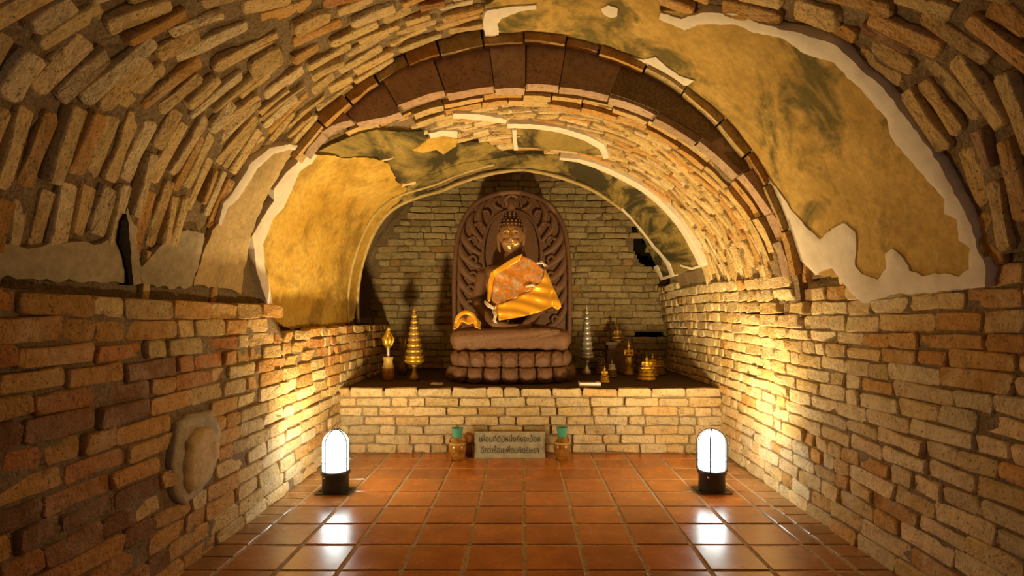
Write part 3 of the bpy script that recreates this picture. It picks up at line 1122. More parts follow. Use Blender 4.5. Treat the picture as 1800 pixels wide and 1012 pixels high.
for k in range(nrow):
    h = Z_PLAT / nrow
    z = k * h
    x = XL - .04 + r.uniform(-.2, 0)
    while x < XR:
        L = r.choice((.15, .24, .27, .30, .31))
        xa, xb = max(x, XL - .03), min(x + L, XR + .02)
        x += L
        if xb - xa < .05: continue
        br.append((Vector(((xa + xb) / 2, Y_PLAT + r.uniform(-.010, .008), z + h / 2 + .005 * N3(xa, 1, z, 2))), (1, r.uniform(-.03, .03), r.uniform(-.015, .015)), (r.uniform(-.05, .05), -1, r.uniform(-.05, .05)), xb - xa - r.uniform(.008, .016), h - r.uniform(.007, .014), pick(r, [(5, CREAM), (2, (.60, .43, .20))])))
lay(br, pl, M_BRICK_PALE)

# ================================================================== objects
M_STONE = None
def mat_stone():
    k = NT('brown_stone')
    n1 = k.noise(7.0, 5, 0.6); n2 = k.noise(48.0, 4, 0.6)
    c = k.mix(n1, (0.120, 0.058, 0.030), (0.20, 0.100, 0.055))
    c = k.mix(1.0, c, k.ramp(n2, [(0.3, 0.75), (0.7, 1.12)]), 'MULTIPLY')
    sp = k.noise(38.0, 2, 0.5)
    c = k.mix(k.ramp(sp, [(0.74, 0.0), (0.77, 1.0)]), c, (0.75, 0.45, 0.09))
    k.bump(n2, 0.25, 0.006)
    return k.set(c, 0.62, 0, 0.4)
M_STONE = mat_stone()
def mat_leafed():
    k = NT('stone_with_gold_leaf')
    n1 = k.noise(7.0, 5, 0.6); n2 = k.noise(34.0, 4, 0.65)
    c = k.mix(n1, (0.22, 0.115, 0.05), (0.32, 0.17, 0.075))
    tc = k.n('ShaderNodeTexCoord').outputs['Object']
    m = None
    for (x, y, z, r_) in ((0.0, -.13, 2.08, .06), (-.01, -.14, 2.16, .05), (.045, -.12, 1.93, .06), (-.01, -.12, 1.88, .05), (0, -.12, 2.02, .05)):
        d = k.n('ShaderNodeVectorMath', operation='DISTANCE')
        k.l(tc, d.inputs[0]); d.inputs[1].default_value = (x, y, z)
        q = k.math('SUBTRACT', 1.0, k.math('DIVIDE', d.outputs['Value'], r_))
        m = q if m is None else k.math('MAXIMUM', m, q)
    mm = k.ramp(k.math('ADD', m, k.math('MULTIPLY', k.math('SUBTRACT', n2, .5), 2.2)), [(0.42, 0.0), (0.52, 1.0)])
    c = k.mix(mm, c, (0.95, 0.62, 0.16))
    k.l(mm, k.b.inputs['Metallic'])
    k.l(k.ramp(mm, [(0, .5), (1, .28)]), k.b.inputs['Roughness'])
    k.bump(n2, 0.3, 0.006)
    return k.set(c)
M_LEAFED = mat_leafed()
M_GOLD = mat_plain('gold_paint', (0.86, 0.56, 0.08), 0.30, 0.75, 40, .25, .15)
M_GOLD_DULL = mat_plain('gold_dull', (0.42, 0.25, 0.06), 0.42, 0.5, 40, .35, .2)
M_SILVER = mat_plain('silver_paint', (0.72, 0.70, 0.64), 0.32, 0.6, 40, .25, .15)
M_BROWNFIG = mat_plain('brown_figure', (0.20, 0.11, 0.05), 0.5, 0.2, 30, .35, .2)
M_BLACK = mat_plain('black_casing', (0.035, 0.034, 0.033), 0.42, 0, 30, .3, .1)
M_WHITE = mat_plain('white_card', (0.80, 0.78, 0.74), 0.5, 0, 30, .08, 0)

def lathe_obj(name, prof, m, parent, n=24, loc=(0, 0, 0)):
    bm = bmesh.new()
    add_lathe(bm, prof, n)
    o = mesh_obj(name, bm, m, parent)
    o.location = loc
    return o

# ---- lotus pedestal
SX, SY = -0.113, 5.56
ped = empty('lotus_pedestal', (SX, SY, Z_PLAT))
tag(ped, 'brown stone lotus pedestal with two rows of petals under the large seated statue', 'pedestal')
def foot(t, a, b, n=2.8):
    c, s = math.cos(t), math.sin(t)
    return Vector((a * math.copysign(abs(c) ** (2 / n), c), b * math.copysign(abs(s) ** (2 / n), s), 0))
bm = bmesh.new()
rings = []
for sc, z in ((.93, 0.0), (.97, .03), (.93, .13), (.88, .145), (.90, .16), (.92, .22), (.90, .28), (.86, .295), (.4, .297)):
    rings.append([bm.verts.new(foot(2 * PI * k / 72, .60 * sc, .455 * sc) + Vector((0, 0, z))) for k in range(72)])
for a, b in zip(rings, rings[1:]):
    for k in range(72): bm.faces.new((a[k], a[(k + 1) % 72], b[(k + 1) % 72], b[k]))
bm.faces.new(rings[0][::-1]); bm.faces.new(rings[-1])
mesh_obj('pedestal_core', bm, M_STONE, ped)
def petal_mesh(w, h, bulge, down):
    """rounded lotus petal, its face along -y, its tip up or down, with a smaller raised petal in it"""
    bm = bmesh.new()
    n, mz = 12, 9
    g = []
    for j in range(mz + 1):
        v = j / mz
        hw = w / 2 * (1 - max(0, (v - .45) / .55) ** 2.4) ** .5 * (0.90 + .10 * min(1, v * 3))
        hw = max(hw, .004)
        row = []
        for i in range(n + 1):
            u = -1 + 2 * i / n
            d = bulge * (1 - u * u) ** .5 * (math.sin(PI * (0.15 + .75 * v))) + .012 * v
            q = (u / .72) ** 2 + ((v - .30) / .48) ** 2
            if q < 1: d += .020
            if abs(u) > .86: d += .008
            z = h * v
            row.append(bm.verts.new((u * hw, -d, (h - z) if down else z)))
        g.append(row)
    for j in range(mz):
        for i in range(n):
            bm.faces.new((g[j][i], g[j][i + 1], g[j + 1][i + 1], g[j + 1][i]))
    ret = bmesh.ops.extrude_face_region(bm, geom=bm.faces[:])
    for e in ret['geom']:
        if isinstance(e, bmesh.types.BMVert): e.co.y += .045; e.co.x *= .9
    bmesh.ops.recalc_face_normals(bm, faces=bm.faces[:])
    me = bpy.data.meshes.new('petal'); bm.to_mesh(me); bm.free(); smooth(me)
    me.materials.append(M_STONE)
    return me
PU, PD = petal_mesh(.158, .150, .040, False), petal_mesh(.162, .150, .055, True)
def around(a, b, n, phase):
    N = 720
    pts = [foot(2 * PI * k / N - PI / 2, a, b) for k in range(N + 1)]
    acc = [0]
    for p, q in zip(pts, pts[1:]): acc.append(acc[-1] + (q - p).length)
    out = []
    for i in range(n):
        t = acc[-1] * ((i + phase) / n)
        k = next(k for k in range(N) if acc[k + 1] >= t)
        tg = (pts[k + 1] - pts[k]).normalized()
        out.append((pts[k], math.atan2(tg.y, tg.x)))
    return out
for me, a, b, zz, ph in ((PU, .545, .41, .150, 0.0), (PD, .575, .44, -.002, 0.0)):
    for p, an in around(a, b, 21, ph):
        o = bpy.data.objects.new('petal', me)
        o.location = (p.x, p.y, zz)
        o.rotation_euler = (0, 0, an)
        COL.objects.link(o); o.parent = ped

# ---- seated statue
st = empty('seated_statue', (SX, SY, 0))
tag(st, 'large brown stone statue seated cross legged in meditation, gold flecks on its face', 'statue')
bm = bmesh.new()
Zb = Z_PLAT + .303          # lap underside
# legs: far shin below, near shin across the top, knees rounded
capsule(bm, (-.20, .02, Zb + .135), (-.49, -.20, Zb + .108), .13, .105)
capsule(bm, (.20, .02, Zb + .135), (.49, -.20, Zb + .108), .13, .105)
capsule(bm, (.48, -.25, Zb + .103), (-.30, -.30, Zb + .062), .102, .058)
capsule(bm, (-.48, -.25, Zb + .108), (.24, -.355, Zb + .172), .104, .046)
capsule(bm, (.20, -.35, Zb + .180), (.42, -.32, Zb + .190), .045, .030)
for q in range(5):
    capsule(bm, (.40, -.375 + .028 * q, Zb + .198 - .003 * q), (.465 - .006 * q, -.37 + .028 * q, Zb + .194), .013, .010)
add_ell(bm, (0, -.05, Zb + .10), (.44, .28, .095))
for q in range(8):
    add_ell(bm, (-.49 + .14 * q, -.30 + .02 * abs(q - 3.5) / 3.5, Zb + .035), (.072, .06, .035))
# torso
add_ell(bm, (0, .04, 1.16), (.24, .17, .22))
add_ell(bm, (0, .045, 1.36), (.225, .150, .24))
add_ell(bm, (0, .035, 1.54), (.275, .160, .17))
add_ell(bm, (-.11, -.06, 1.53), (.12, .07, .085)); add_ell(bm, (.11, -.06, 1.53), (.12, .07, .085))
capsule(bm, (-.20, .04, 1.655), (.20, .04, 1.655), .085, .085)
capsule(bm, (0, .03, 1.64), (0, .015, 1.84), .085, .072)
# arms
for s in (-1, 1):
    capsule(bm, (s * .285, .03, 1.61), (s * .345, .02, 1.34), .078, .062)
    capsule(bm, (s * .345, .02, 1.34), (s * .16, -.24, 1.135), .064, .044)
# hands resting palm up one on the other, thumbs meeting
for s, zz, yo in ((1, 1.092, -.25), (-1, 1.120, -.262)):
    capsule(bm, (s * .16, -.24, zz + .015), (s * .06, yo - .01, zz), .044, .036)
    add_ell(bm, (s * .04, yo, zz), (.060, .050, .022))
    for q, ln in enumerate((.072, .082, .078, .060)):
        y0 = yo - .036 + .023 * q
        capsule(bm, (s * .0, y0, zz), (-s * ln * .6, y0 - .004, zz + .004), .0115, .0105, 8)
        capsule(bm, (-s * ln * .6, y0 - .004, zz + .004), (-s * ln, y0, zz + .012), .0105, .009, 8)
    capsule(bm, (s * .055, yo + .02, zz + .022), (s * .012, yo + .008, zz + .052), .013, .010, 8)
fuse('body', bm, M_STONE, st, .012, 3)
# head
bm = bmesh.new()
add_ell(bm, (0, .02, 2.045), (.118, .135, .150), None, 3)
add_ell(bm, (0, -.012, 1.945), (.093, .108, .105), None, 3)
add_ell(bm, (0, -.055, 1.872), (.040, .045, .030))
add_ell(bm, (-.055, -.065, 1.945), (.042, .045, .045)); add_ell(bm, (.055, -.065, 1.945), (.042, .045, .045))
capsule(bm, (0, -.112, 2.045), (0, -.128, 1.975), .012, .018)
add_ell(bm, (-.016, -.116, 1.966), (.012, .014, .010)); add_ell(bm, (.016, -.116, 1.966), (.012, .014, .010))
for s in (-1, 1):
    add_tube(bm, [(s * .012, -.112, 2.050), (s * .035, -.113, 2.066), (s * .062, -.098, 2.062), (s * .086, -.074, 2.040)], [.006, .008, .008, .005], 6)
    add_ell(bm, (s * .046, -.098, 2.022), (.027, .016, .016))
    add_tube(bm, [(s * .018, -.111, 2.010), (s * .045, -.114, 2.004), (s * .074, -.094, 2.010)], [.005, .007, .004], 6)
    add_tube(bm, [(s * .117, .02, 2.06), (s * .128, .022, 2.03), (s * .126, .02, 1.96), (s * .116, .015, 1.88), (s * .110, .012, 1.855)], [.012, .020, .017, .015, .009], 8)
    add_tube(bm, [(0, -.116, 1.931), (s * .018, -.114, 1.934), (s * .036, -.098, 1.938)], [.009, .008, .004], 6)
    add_tube(bm, [(0, -.114, 1.914), (s * .016, -.111, 1.916), (s * .028, -.100, 1.922)], [.009, .008, .004], 6)
fuse('head', bm, M_LEAFED, st, .006, 2)
# hair cap, topknot and flame
bm = bmesh.new()
add_ell(bm, (0, .035, 2.075), (.126, .135, .145), None, 3)
add_ell(bm, (0, .035, 2.215), (.070, .072, .060))
for ring, (rr, zz, n) in enumerate(((.128, 2.10, 20), (.122, 2.135, 19), (.108, 2.168, 17), (.085, 2.198, 13), (.072, 2.225, 11), (.058, 2.25, 9))):
    for q in range(n):
        a = 2 * PI * (q + .5 * (ring % 2)) / n
        add_ell(bm, (rr * math.cos(a), .035 + rr * math.sin(a) * 1.05, zz), (.017, .017, .015), None, 1)
bmesh.ops.delete(bm, geom=[v for v in bm.verts if v.co.y < -.02 and v.co.z < 2.085], context='VERTS')
mesh_obj('hair', bm, M_STONE, st, True)
bm = bmesh.new()
add_lathe(bm, [(.045, 2.255), (.052, 2.275), (.040, 2.295), (.046, 2.315), (.034, 2.345), (.022, 2.385), (.006, 2.43)], 14, 0, .035)
mesh_obj('topknot_flame', bm, M_STONE, st)

# ---- mandorla behind the statue
YM = 6.02
man = empty('carved_mandorla', (SX, YM, Z_PLAT + .28))
tag(man, 'tall arched brown stone back slab carved with curling flames behind the seated statue', 'carving')
ms = F / (YM - .10)
def mp(px, py, dy=0.0):
    """picture point on the slab's face, in the slab's own frame"""
    d = YM - .10 + dy
    w = P(px, py, YM - .10)
    return Vector((w.x - SX, dy - .10, w.z - Z_PLAT - .28))
def outline(pts):
    return pts
RIM = [(796, 592), (795, 540), (795, 490), (797, 450), (801, 415), (808, 390), (818, 370), (830, 357), (845, 347), (862, 340), (880, 335), (900, 333), (920, 335), (938, 340), (955, 347), (970, 357), (982, 370), (992, 390), (999, 415), (1003, 450), (1005, 490), (1005, 540), (1004, 592)]
# slab body
bm = bmesh.new()
fr = [bm.verts.new(mp(x, y, 0.03)) for x, y in RIM]
bk = [bm.verts.new(v.co + Vector((0, .09, 0))) for v in fr]
bm.faces.new(fr); bm.faces.new(bk[::-1])
for i in range(len(fr)):
    j = (i + 1) % len(fr)
    bm.faces.new((fr[i], fr[j], bk[j], bk[i]))
mesh_obj('back_slab', bm, M_STONE, man, False)
def soft(pts, k=3):
    """Catmull-Rom refinement of a px polyline"""
    out = []
    n = len(pts)
    for i in range(n - 1):
        p0, p1, p2, p3 = pts[max(i - 1, 0)], pts[i], pts[i + 1], pts[min(i + 2, n - 1)]
        for q in range(k):
            t = q / k
            out.append(tuple(.5 * (2 * p1[c] + (p2[c] - p0[c]) * t + (2 * p0[c] - 5 * p1[c] + 4 * p2[c] - p3[c]) * t * t + (3 * p1[c] - p0[c] - 3 * p2[c] + p3[c]) * t ** 3) for c in (0, 1)))
    out.append(tuple(pts[-1]))
    return out
def bar(name, pts, w, parent, dy=0.0, flat=.8, k=3, m=None):
    pp = soft(pts, k)
    ww = w if hasattr(w, '__len__') else [w] * len(pts)
    rs = []
    for i in range(len(pp)):
        t = i / (len(pp) - 1) * (len(ww) - 1)
        a = int(min(t, len(ww) - 2)); f = t - a
        rs.append((ww[a] * (1 - f) + ww[a + 1] * f) / ms / 2)
    bm = bmesh.new()
    add_tube(bm, [mp(x, y, dy) for x, y in pp], rs, 8, flat)
    return mesh_obj(name, bm, m or M_STONE, parent)
bar('outer_rim', [(800, 592), (799, 540), (799, 490), (801, 450), (805, 417), (812, 393), (822, 374), (833, 361), (847, 351), (863, 344), (881, 339), (900, 337), (919, 339), (937, 344), (953, 351), (967, 361), (978, 374), (988, 393), (995, 417), (999, 450), (1001, 490), (1001, 540), (1000, 592)], 9, man)
bar('halo_rim', [(853, 480), (849, 455), (850, 430), (855, 408), (864, 388), (880, 374), (900, 369), (920, 374), (936, 388), (945, 408), (950, 430), (951, 455), (947, 480)], 6, man, .012)
# halo hollow panel: slightly sunken plain oval
def mirror(pts): return [(1800 - x, y) for x, y in pts]
FL = [
    ([(856, 405), (846, 392), (842, 376), (846, 362), (855, 352)], [8, 10, 12, 9, 3], [(848, 372), (856, 370), (860, 376), (856, 382)]),
    ([(850, 425), (838, 412), (829, 397), (827, 383), (834, 372)], [7, 11, 13, 10, 3], [(834, 396), (843, 390), (849, 396), (844, 402)]),
    ([(847, 447), (832, 438), (819, 424), (812, 408), (816, 392)], [7, 12, 15, 11, 3], [(823, 421), (833, 416), (838, 423), (833, 430)]),
    ([(846, 470), (830, 462), (815, 448), (807, 430), (808, 412)], [8, 13, 16, 12, 3], [(822, 455), (832, 449), (838, 457), (832, 464)]),
    ([(848, 497), (832, 490), (815, 475), (806, 455), (806, 436)], [8, 13, 16, 12, 3], [(823, 482), (833, 478), (838, 485), (832, 492)]),
    ([(842, 522), (828, 515), (813, 501), (806, 483), (806, 464)], [8, 12, 15, 11, 3], [(820, 507), (829, 502), (834, 509), (829, 516)]),
    ([(840, 547), (826, 541), (813, 527), (806, 510), (806, 490)], [8, 12, 14, 10, 3], [(819, 533), (827, 528), (832, 534), (828, 541)]),
    ([(838, 575), (824, 568), (812, 553), (806, 537), (806, 517)], [8, 12, 14, 10, 3], [(817, 560), (825, 555), (830, 561), (826, 568)]),
]
for main, w, hook in FL:
    for f in (lambda p: p, mirror):
        fl = bar('flame', f(main), w, man, .016, .55)
        bar('flame_curl', f(hook), [7, 6, 6, 4], fl, .010, .8)
# top crest bud inside an arch
bar('crest_arch', [(884, 364), (885, 354), (891, 346), (900, 343), (909, 346), (915, 354), (916, 364)], [4, 5, 5, 5, 5, 5, 4], man, .012)
bm = bmesh.new()
add_ell(bm, mp(900, 355, .014), (.042, .026, .042))
mesh_obj('crest_bud', bm, M_STONE, man)
for s in (lambda p: p, mirror):
    bar('flame', s([(884, 367), (874, 364), (868, 357), (872, 349), (880, 347)]), [5, 7, 7, 6, 3], man, .014, .7)

# ---- robe draped over the statue's chest
def mat_satin(name, col, rough=.34, brocade=False):
    k = NT(name)
    if brocade:
        v = k.n('ShaderNodeTexVoronoi'); v.inputs['Scale'].default_value = 26
        k.l(k.pos(), v.inputs['Vector'])
        n1 = k.noise(24, 4, .6)
        mk = k.ramp(n1, [(.49, 0.), (.56, 1.)])
        c = k.mix(mk, col, (.50, .33, .20))
        c = k.mix(1.0, c, k.ramp(v.outputs['Distance'], [(0, 1.1), (.6, .75)]), 'MULTIPLY')
        k.bump(n1, .5, .006)
        k.set(c, .42, .15)
    else:
        n1 = k.noise(9, 3, .5)
        k.bump(n1, .25, .01)
        k.set(col, rough, .25)
    k.b.inputs['Sheen Weight'].default_value = .3
    return k.m
M_SATIN = mat_satin('orange_satin', (.74, .36, .008))
M_BROC = mat_satin('gold_brocade', (.60, .21, .015), brocade=True)
M_FRINGE = mat_plain('silver_fringe', (.72, .62, .50), .5, .1, 60, .4, .4)
robe = empty('robe', (SX, SY, 0))
tag(robe, 'orange and gold satin robe with brocade panel draped over the seated statue', 'robe')
def body_front(x, z):
    """world depth of the statue's front (local y) with room for cloth"""
    q = max(0.0, 1 - (x / .40) ** 2)
    base = -.02 - .165 * q ** .6
    if z < 1.45: base -= (1.45 - z) * .30
    return base - .018
def cloth(name, poly, m, parent, dy=0.0, fold=(0.0, 1.0, 10.0), thick=.008, step=.022, seed=0):
    r = random.Random(seed)
    d0 = SY - .2
    uv = []
    for px, py in poly:
        w = P(px, py, d0)
        uv.append(Vector((w.x - SX, w.z)))
    out = []
    for i in range(len(uv)):
        a, b = uv[i], uv[(i + 1) % len(uv)]
        k = max(1, int((b - a).length / step))
        for q in range(k): out.append(a.lerp(b, q / k))
    bp = [(p.x, p.y) for p in out]
    pts = list(out)
    x0, x1, y0, y1 = min(p[0] for p in bp), max(p[0] for p in bp), min(p[1] for p in bp), max(p[1] for p in bp)
    i = x0
    while i < x1:
        j = y0
        while j < y1:
            if inside((i, j), bp) and min((i - b[0]) ** 2 + (j - b[1]) ** 2 for b in bp) > (step * .5) ** 2: pts.append(Vector((i, j)))
            j += step
        i += step
    V2, E2, F2, ov, oe, of = delaunay_2d_cdt(pts, [], [list(range(len(out)))], 1, 1e-5)
    bm = bmesh.new()
    amp, ang, fr_ = fold
    vv = []
    for p in V2:
        t = p.x * math.cos(ang) + p.y * math.sin(ang)
        y = body_front(p.x, p.y) + dy + amp * math.sin(t * fr_ * 2 * PI + 3 * N3(p.x, p.y, seed, 3)) + .010 * N3(p.x, p.y, seed, 9)
        vv.append(bm.verts.new((p.x, y, p.y)))
    for f in F2: bm.faces.new([vv[k] for k in f])
    ret = bmesh.ops.extrude_face_region(bm, geom=bm.faces[:])
    for e in ret['geom']:
        if isinstance(e, bmesh.types.BMVert): e.co.y += thick
    return mesh_obj(name, bm, m, parent)
cloth('brocade_panel', [(917, 449), (935, 456), (948, 466), (958, 474), (962, 488), (945, 500), (930, 512), (905, 525), (885, 533), (868, 537), (861, 520), (860, 498), (864, 482), (890, 466)], M_BROC, robe, -.010, (.004, 1.2, 8), .008, .022, 1)
cloth('satin_sash', [(958, 470), (966, 484), (976, 508), (986, 530), (988, 540), (981, 544), (972, 538), (945, 550), (910, 558), (878, 563), (870, 550), (866, 537), (885, 533), (905, 525), (930, 512), (946, 498), (956, 486)], M_SATIN, robe, -.022, (.012, 1.35, 9), .008, .020, 2)
cloth('collar_band', [(919, 446), (914, 458), (890, 472), (870, 484), (866, 500), (862, 530), (857, 530), (857, 500), (862, 479), (885, 464), (905, 452)], M_SATIN, robe, -.026, (.003, .6, 8), .010, .016, 3)
for i, pts in enumerate(([(853, 530), (860, 537), (868, 542), (872, 540)], [(868, 545), (872, 555), (870, 564), (874, 566)], [(944, 462), (952, 460), (958, 465), (961, 466)], [(925, 503), (934, 500), (940, 503)])):
    bm = bmesh.new()
    rr = random.Random(i)
    for q in range(4):
        pp = []
        for px, py in pts:
            w = P(px + rr.uniform(-2, 2), py + rr.uniform(-2, 2), SY - .2)
            pp.append(Vector((w.x - SX, body_front(w.x - SX, w.z) - .035 - .01 * rr.random(), w.z)))
        add_tube(bm, pp, [.008, .010, .008, .004][:len(pp)], 6)
    mesh_obj('fringe', bm, M_FRINGE, robe)

# ---- folded cloth on the statue's knee
fc = empty('folded_cloth', (-.53, 5.34, Z_PLAT + .520))
tag(fc, 'folded shiny orange cloth lying on one knee of the seated stone statue', 'cloth')
bm = bmesh.new()
n = 26
g = []
for i in range(n + 1):
    u = -1 + 2 * i / n
    row = []
    for j in range(n + 1):
        v = -1 + 2 * j / n
        z = .125 * max(0, 1 - u * u * .8 - v * v * .7) ** .5 + .025 * math.sin(5 * u + 2 * v) * (1 - u * u) + .012 * N3(u, v, 1, 3)
        row.append(bm.verts.new((.13 * u * (1 + .12 * N3(u, v, 4, 2)), .09 * v, max(z, 0.0))))
    g.append(row)
for i in range(n):
    for j in range(n): bm.faces.new((g[i][j], g[i + 1][j], g[i + 1][j + 1], g[i][j + 1]))
ret = bmesh.ops.extrude_face_region(bm, geom=bm.faces[:])
for e in ret['geom']:
    if isinstance(e, bmesh.types.BMVert): e.co.z -= .01
mesh_obj('cloth_fold', bm, M_SATIN, fc)
bm = bmesh.new()
pp = []
for i in range(17):
    a = PI * i / 16
    pp.append((-.01 + .095 * math.cos(a), -.080 + .02 * math.sin(a), .045 + .105 * math.sin(a)))
add_tube(bm, pp, [.012 + .010 * math.sin(PI * i / 16) for i in range(17)], 8, .6)
mesh_obj('cloth_loop', bm, M_SATIN, fc)

# ---- bollard lamps
def mat_glass_glow():
    k = NT('lamp_glass')
    e = k.n('ShaderNodeEmission'); e.inputs['Color'].default_value = (.86, 1.0, 1.0, 1); e.inputs['Strength'].default_value = GLASS_GLOW
    t = k.n('ShaderNodeBsdfTransparent')
    mx = k.n('ShaderNodeMixShader'); mx.inputs[0].default_value = .75
    k.l(t.outputs[0], mx.inputs[1]); k.l(e.outputs[0], mx.inputs[2])
    k.l(mx.outputs[0], k.out.inputs['Surface'])
    return k.m
M_GLOW = mat_glass_glow()
def make_lamp(x, y, label):
    L = empty('bollard_lamp', (x, y, 0.0))
    tag(L, label, 'lamp', 'bollard lamps on the floor')
    bm = bmesh.new()
    add_lathe(bm, [(.088, .006), (.090, .012), (.088, .120), (.098, .126), (.100, .142), (.094, .150), (.02, .150)], 40)
    mesh_obj('casing', bm, M_BLACK, L)
    bm = bmesh.new()
    add_box(bm, 0, 0, .004, .23, .17, .006, .002)
    mesh_obj('base_plate', bm, M_BLACK, L)
    bm = bmesh.new()
    prof = [(.086, .150), (.087, .18), (.087, .33)]
    for q in range(1, 9):
        a = PI / 2 * q / 8
        prof.append((.087 * math.cos(a), .33 + .087 * math.sin(a)))
    add_lathe(bm, prof, 36)
    mesh_obj('glass_dome', bm, M_GLOW, L)
    for k in range(4):
        a = PI / 4 + PI / 2 * k + .35
        pp = [(.098 * math.cos(a), .098 * math.sin(a), z) for z in (.14, .2, .27, .33)]
        for q in range(1, 9):
            b = PI / 2 * q / 8
            pp.append((.098 * math.cos(b) * math.cos(a), .098 * math.cos(b) * math.sin(a), .33 + .098 * math.sin(b)))
        bm = bmesh.new(); add_tube(bm, pp, .0046, 6)
        mesh_obj('guard_wire', bm, M_BLACK, L)
    bm = bmesh.new()
    for z in (.215,):
        add_tube(bm, [(.098 * math.cos(2 * PI * q / 32), .098 * math.sin(2 * PI * q / 32), z) for q in range(32)], .0028, 6, 1, True)
    mesh_obj('guard_ring', bm, M_BLACK, L)
    for a in (.4, 2.0, 3.5, 5.2):
        bm = bmesh.new()
        add_lathe(bm, [(.007, .006), (.007, .012), (.004, .014)], 8, .104 * math.cos(a), .076 * math.sin(a))
        mesh_obj('bolt_head', bm, M_BLACK, L)
    for b_ in BULBS:
        if abs(b_.location.x - x) < .01 and b_.parent is None:
            b_.parent = L
            b_.location = (0, 0, 0.30)
    bm = bmesh.new()
    add_box(bm, -.05, -.076, .112, .016, .004, .012, 0, Matrix.Rotation(-.55, 3, 'Z'))
    mesh_obj('rating_sticker', bm, M_WHITE, L)
    return L
make_lamp(LAMPS[0][0], LAMPS[0][1], 'lit black bollard lamp with glowing white glass by the left brick wall')
make_lamp(LAMPS[1][0], LAMPS[1][1], 'lit black bollard lamp with glowing white glass by the right brick wall')

# ---- front vases, sign
def mat_vase():
    k = NT('amber_glaze')
    n1 = k.noise(16, 4, .6)
    c = k.mix(k.ramp(n1, [(.35, 0.), (.65, 1.)]), (.20, .07, .008), (.44, .21, .03))
    return k.set(c, .22, 0, .5)
M_AMBER = mat_vase()
M_TURQ = mat_plain('turquoise_glaze', (.10, .42, .33), .2, 0, 20, .2, .05)
M_BAND = mat_plain('ochre_band', (.55, .36, .10), .4, 0, 30, .2, .1)
def make_vase(x, y, label, rz=0):
    v = empty('glazed_vase', (x, y, 0.0), rz)
    tag(v, label, 'vase', 'vases beside the plaque')
    lathe_obj('vase_body', [(.045, 0), (.052, .008), (.064, .05), (.072, .09), (.071, .115), (.062, .140), (.050, .158), (.040, .175), (.036, .19)], M_AMBER, v, 32)
    lathe_obj('vase_neck', [(.0365, .187), (.037, .20), (.042, .232), (.050, .262), (.052, .268), (.046, .268), (.038, .235), (.033, .21)], M_TURQ, v, 32)
    lathe_obj('vase_band', [(.0655, .132), (.069, .135), (.069, .142), (.060, .147)], M_BAND, v, 32)
    for s in (-1, 1):
        bm = bmesh.new()
        add_tube(bm, [(s * .060, 0, .138), (s * .066, 0, .155), (s * .058, 0, .178), (s * .040, 0, .192)], [.006, .007, .007, .005], 8)
        mesh_obj('vase_handle', bm, M_AMBER, v)
    return v
make_vase((804 - VX) / F * 4.62, 4.62, 'amber glazed vase with turquoise neck on floor left of the stone plaque')
make_vase((988 - VX) / F * 4.64, 4.64, 'amber glazed vase with turquoise neck on floor right of the stone plaque', .5)
# little clay pot behind the left vase
cp = empty('clay_pot', ((824 - VX) / F * 4.74, 4.74, 0))
tag(cp, 'small round orange clay pot between the left vase and the plaque', 'pot')
lathe_obj('pot_foot', [(.030, 0), (.034, .05), (.022, .11)], M_BROWNFIG, cp, 20)
lathe_obj('pot_body', [(.020, .108), (.042, .130), (.050, .155), (.042, .182), (.022, .195), (.026, .205), (.010, .205)], mat_plain('orange_clay', (.52, .25, .07), .6), cp, 24)

sg = empty('stone_plaque', ((896 - VX) / F * 4.66, 4.665, 0))
tag(sg, 'pale stone plaque with two lines of Thai writing leaning at the platform foot', 'plaque')
pw, ph_ = 125 / F * 4.66, 46 / F * 4.66
M_PLQ = mat_plain('plaque_stone', (.40, .36, .24), .75, 0, 18, .25, .25)
M_INK = mat_plain('ink', (.05, .045, .03), .7, 0, 20, .2, 0)
tilt = Matrix.Rotation(-.10, 4, 'X')
bm = bmesh.new()
add_box(bm, 0, .018, ph_ / 2, pw, .036, ph_, .004)
pb = mesh_obj('plaque_slab', bm, M_PLQ, sg, False)
pb.rotation_euler = (-.10, 0, 0)
for txt, zz, wd in (('เพื่อนที่ดีมีหนึ่งถึงจะน้อย', .62, .86), ('ดีกว่าร้อยเพื่อนคิดริษยา', .20, .82)):
    cu = bpy.data.curves.new('lettering', 'FONT')
    cu.body = txt
    cu.size = 0.075
    cu.align_x = 'CENTER'
    cu.extrude = .0008
    cu.offset = .0008
    tmp = bpy.data.objects.new('tmp', cu)
    COL.objects.link(tmp)
    dg = bpy.context.evaluated_depsgraph_get()
    me = bpy.data.meshes.new_from_object(tmp.evaluated_get(dg))
    bpy.data.objects.remove(tmp)
    me.name = 'lettering'
    me.materials.clear(); me.materials.append(M_INK)
    wx = max(v.co.x for v in me.vertices) - min(v.co.x for v in me.vertices)
    t = bpy.data.objects.new('lettering', me)
    COL.objects.link(t)
    t.parent = pb
    t['kind'] = 'stuff'
    t.scale = (wd * pw / max(wx, .01), 0.95, 1)
    t.location = (0, -.001, ph_ * zz)
    t.rotation_euler = (PI / 2, 0, 0)

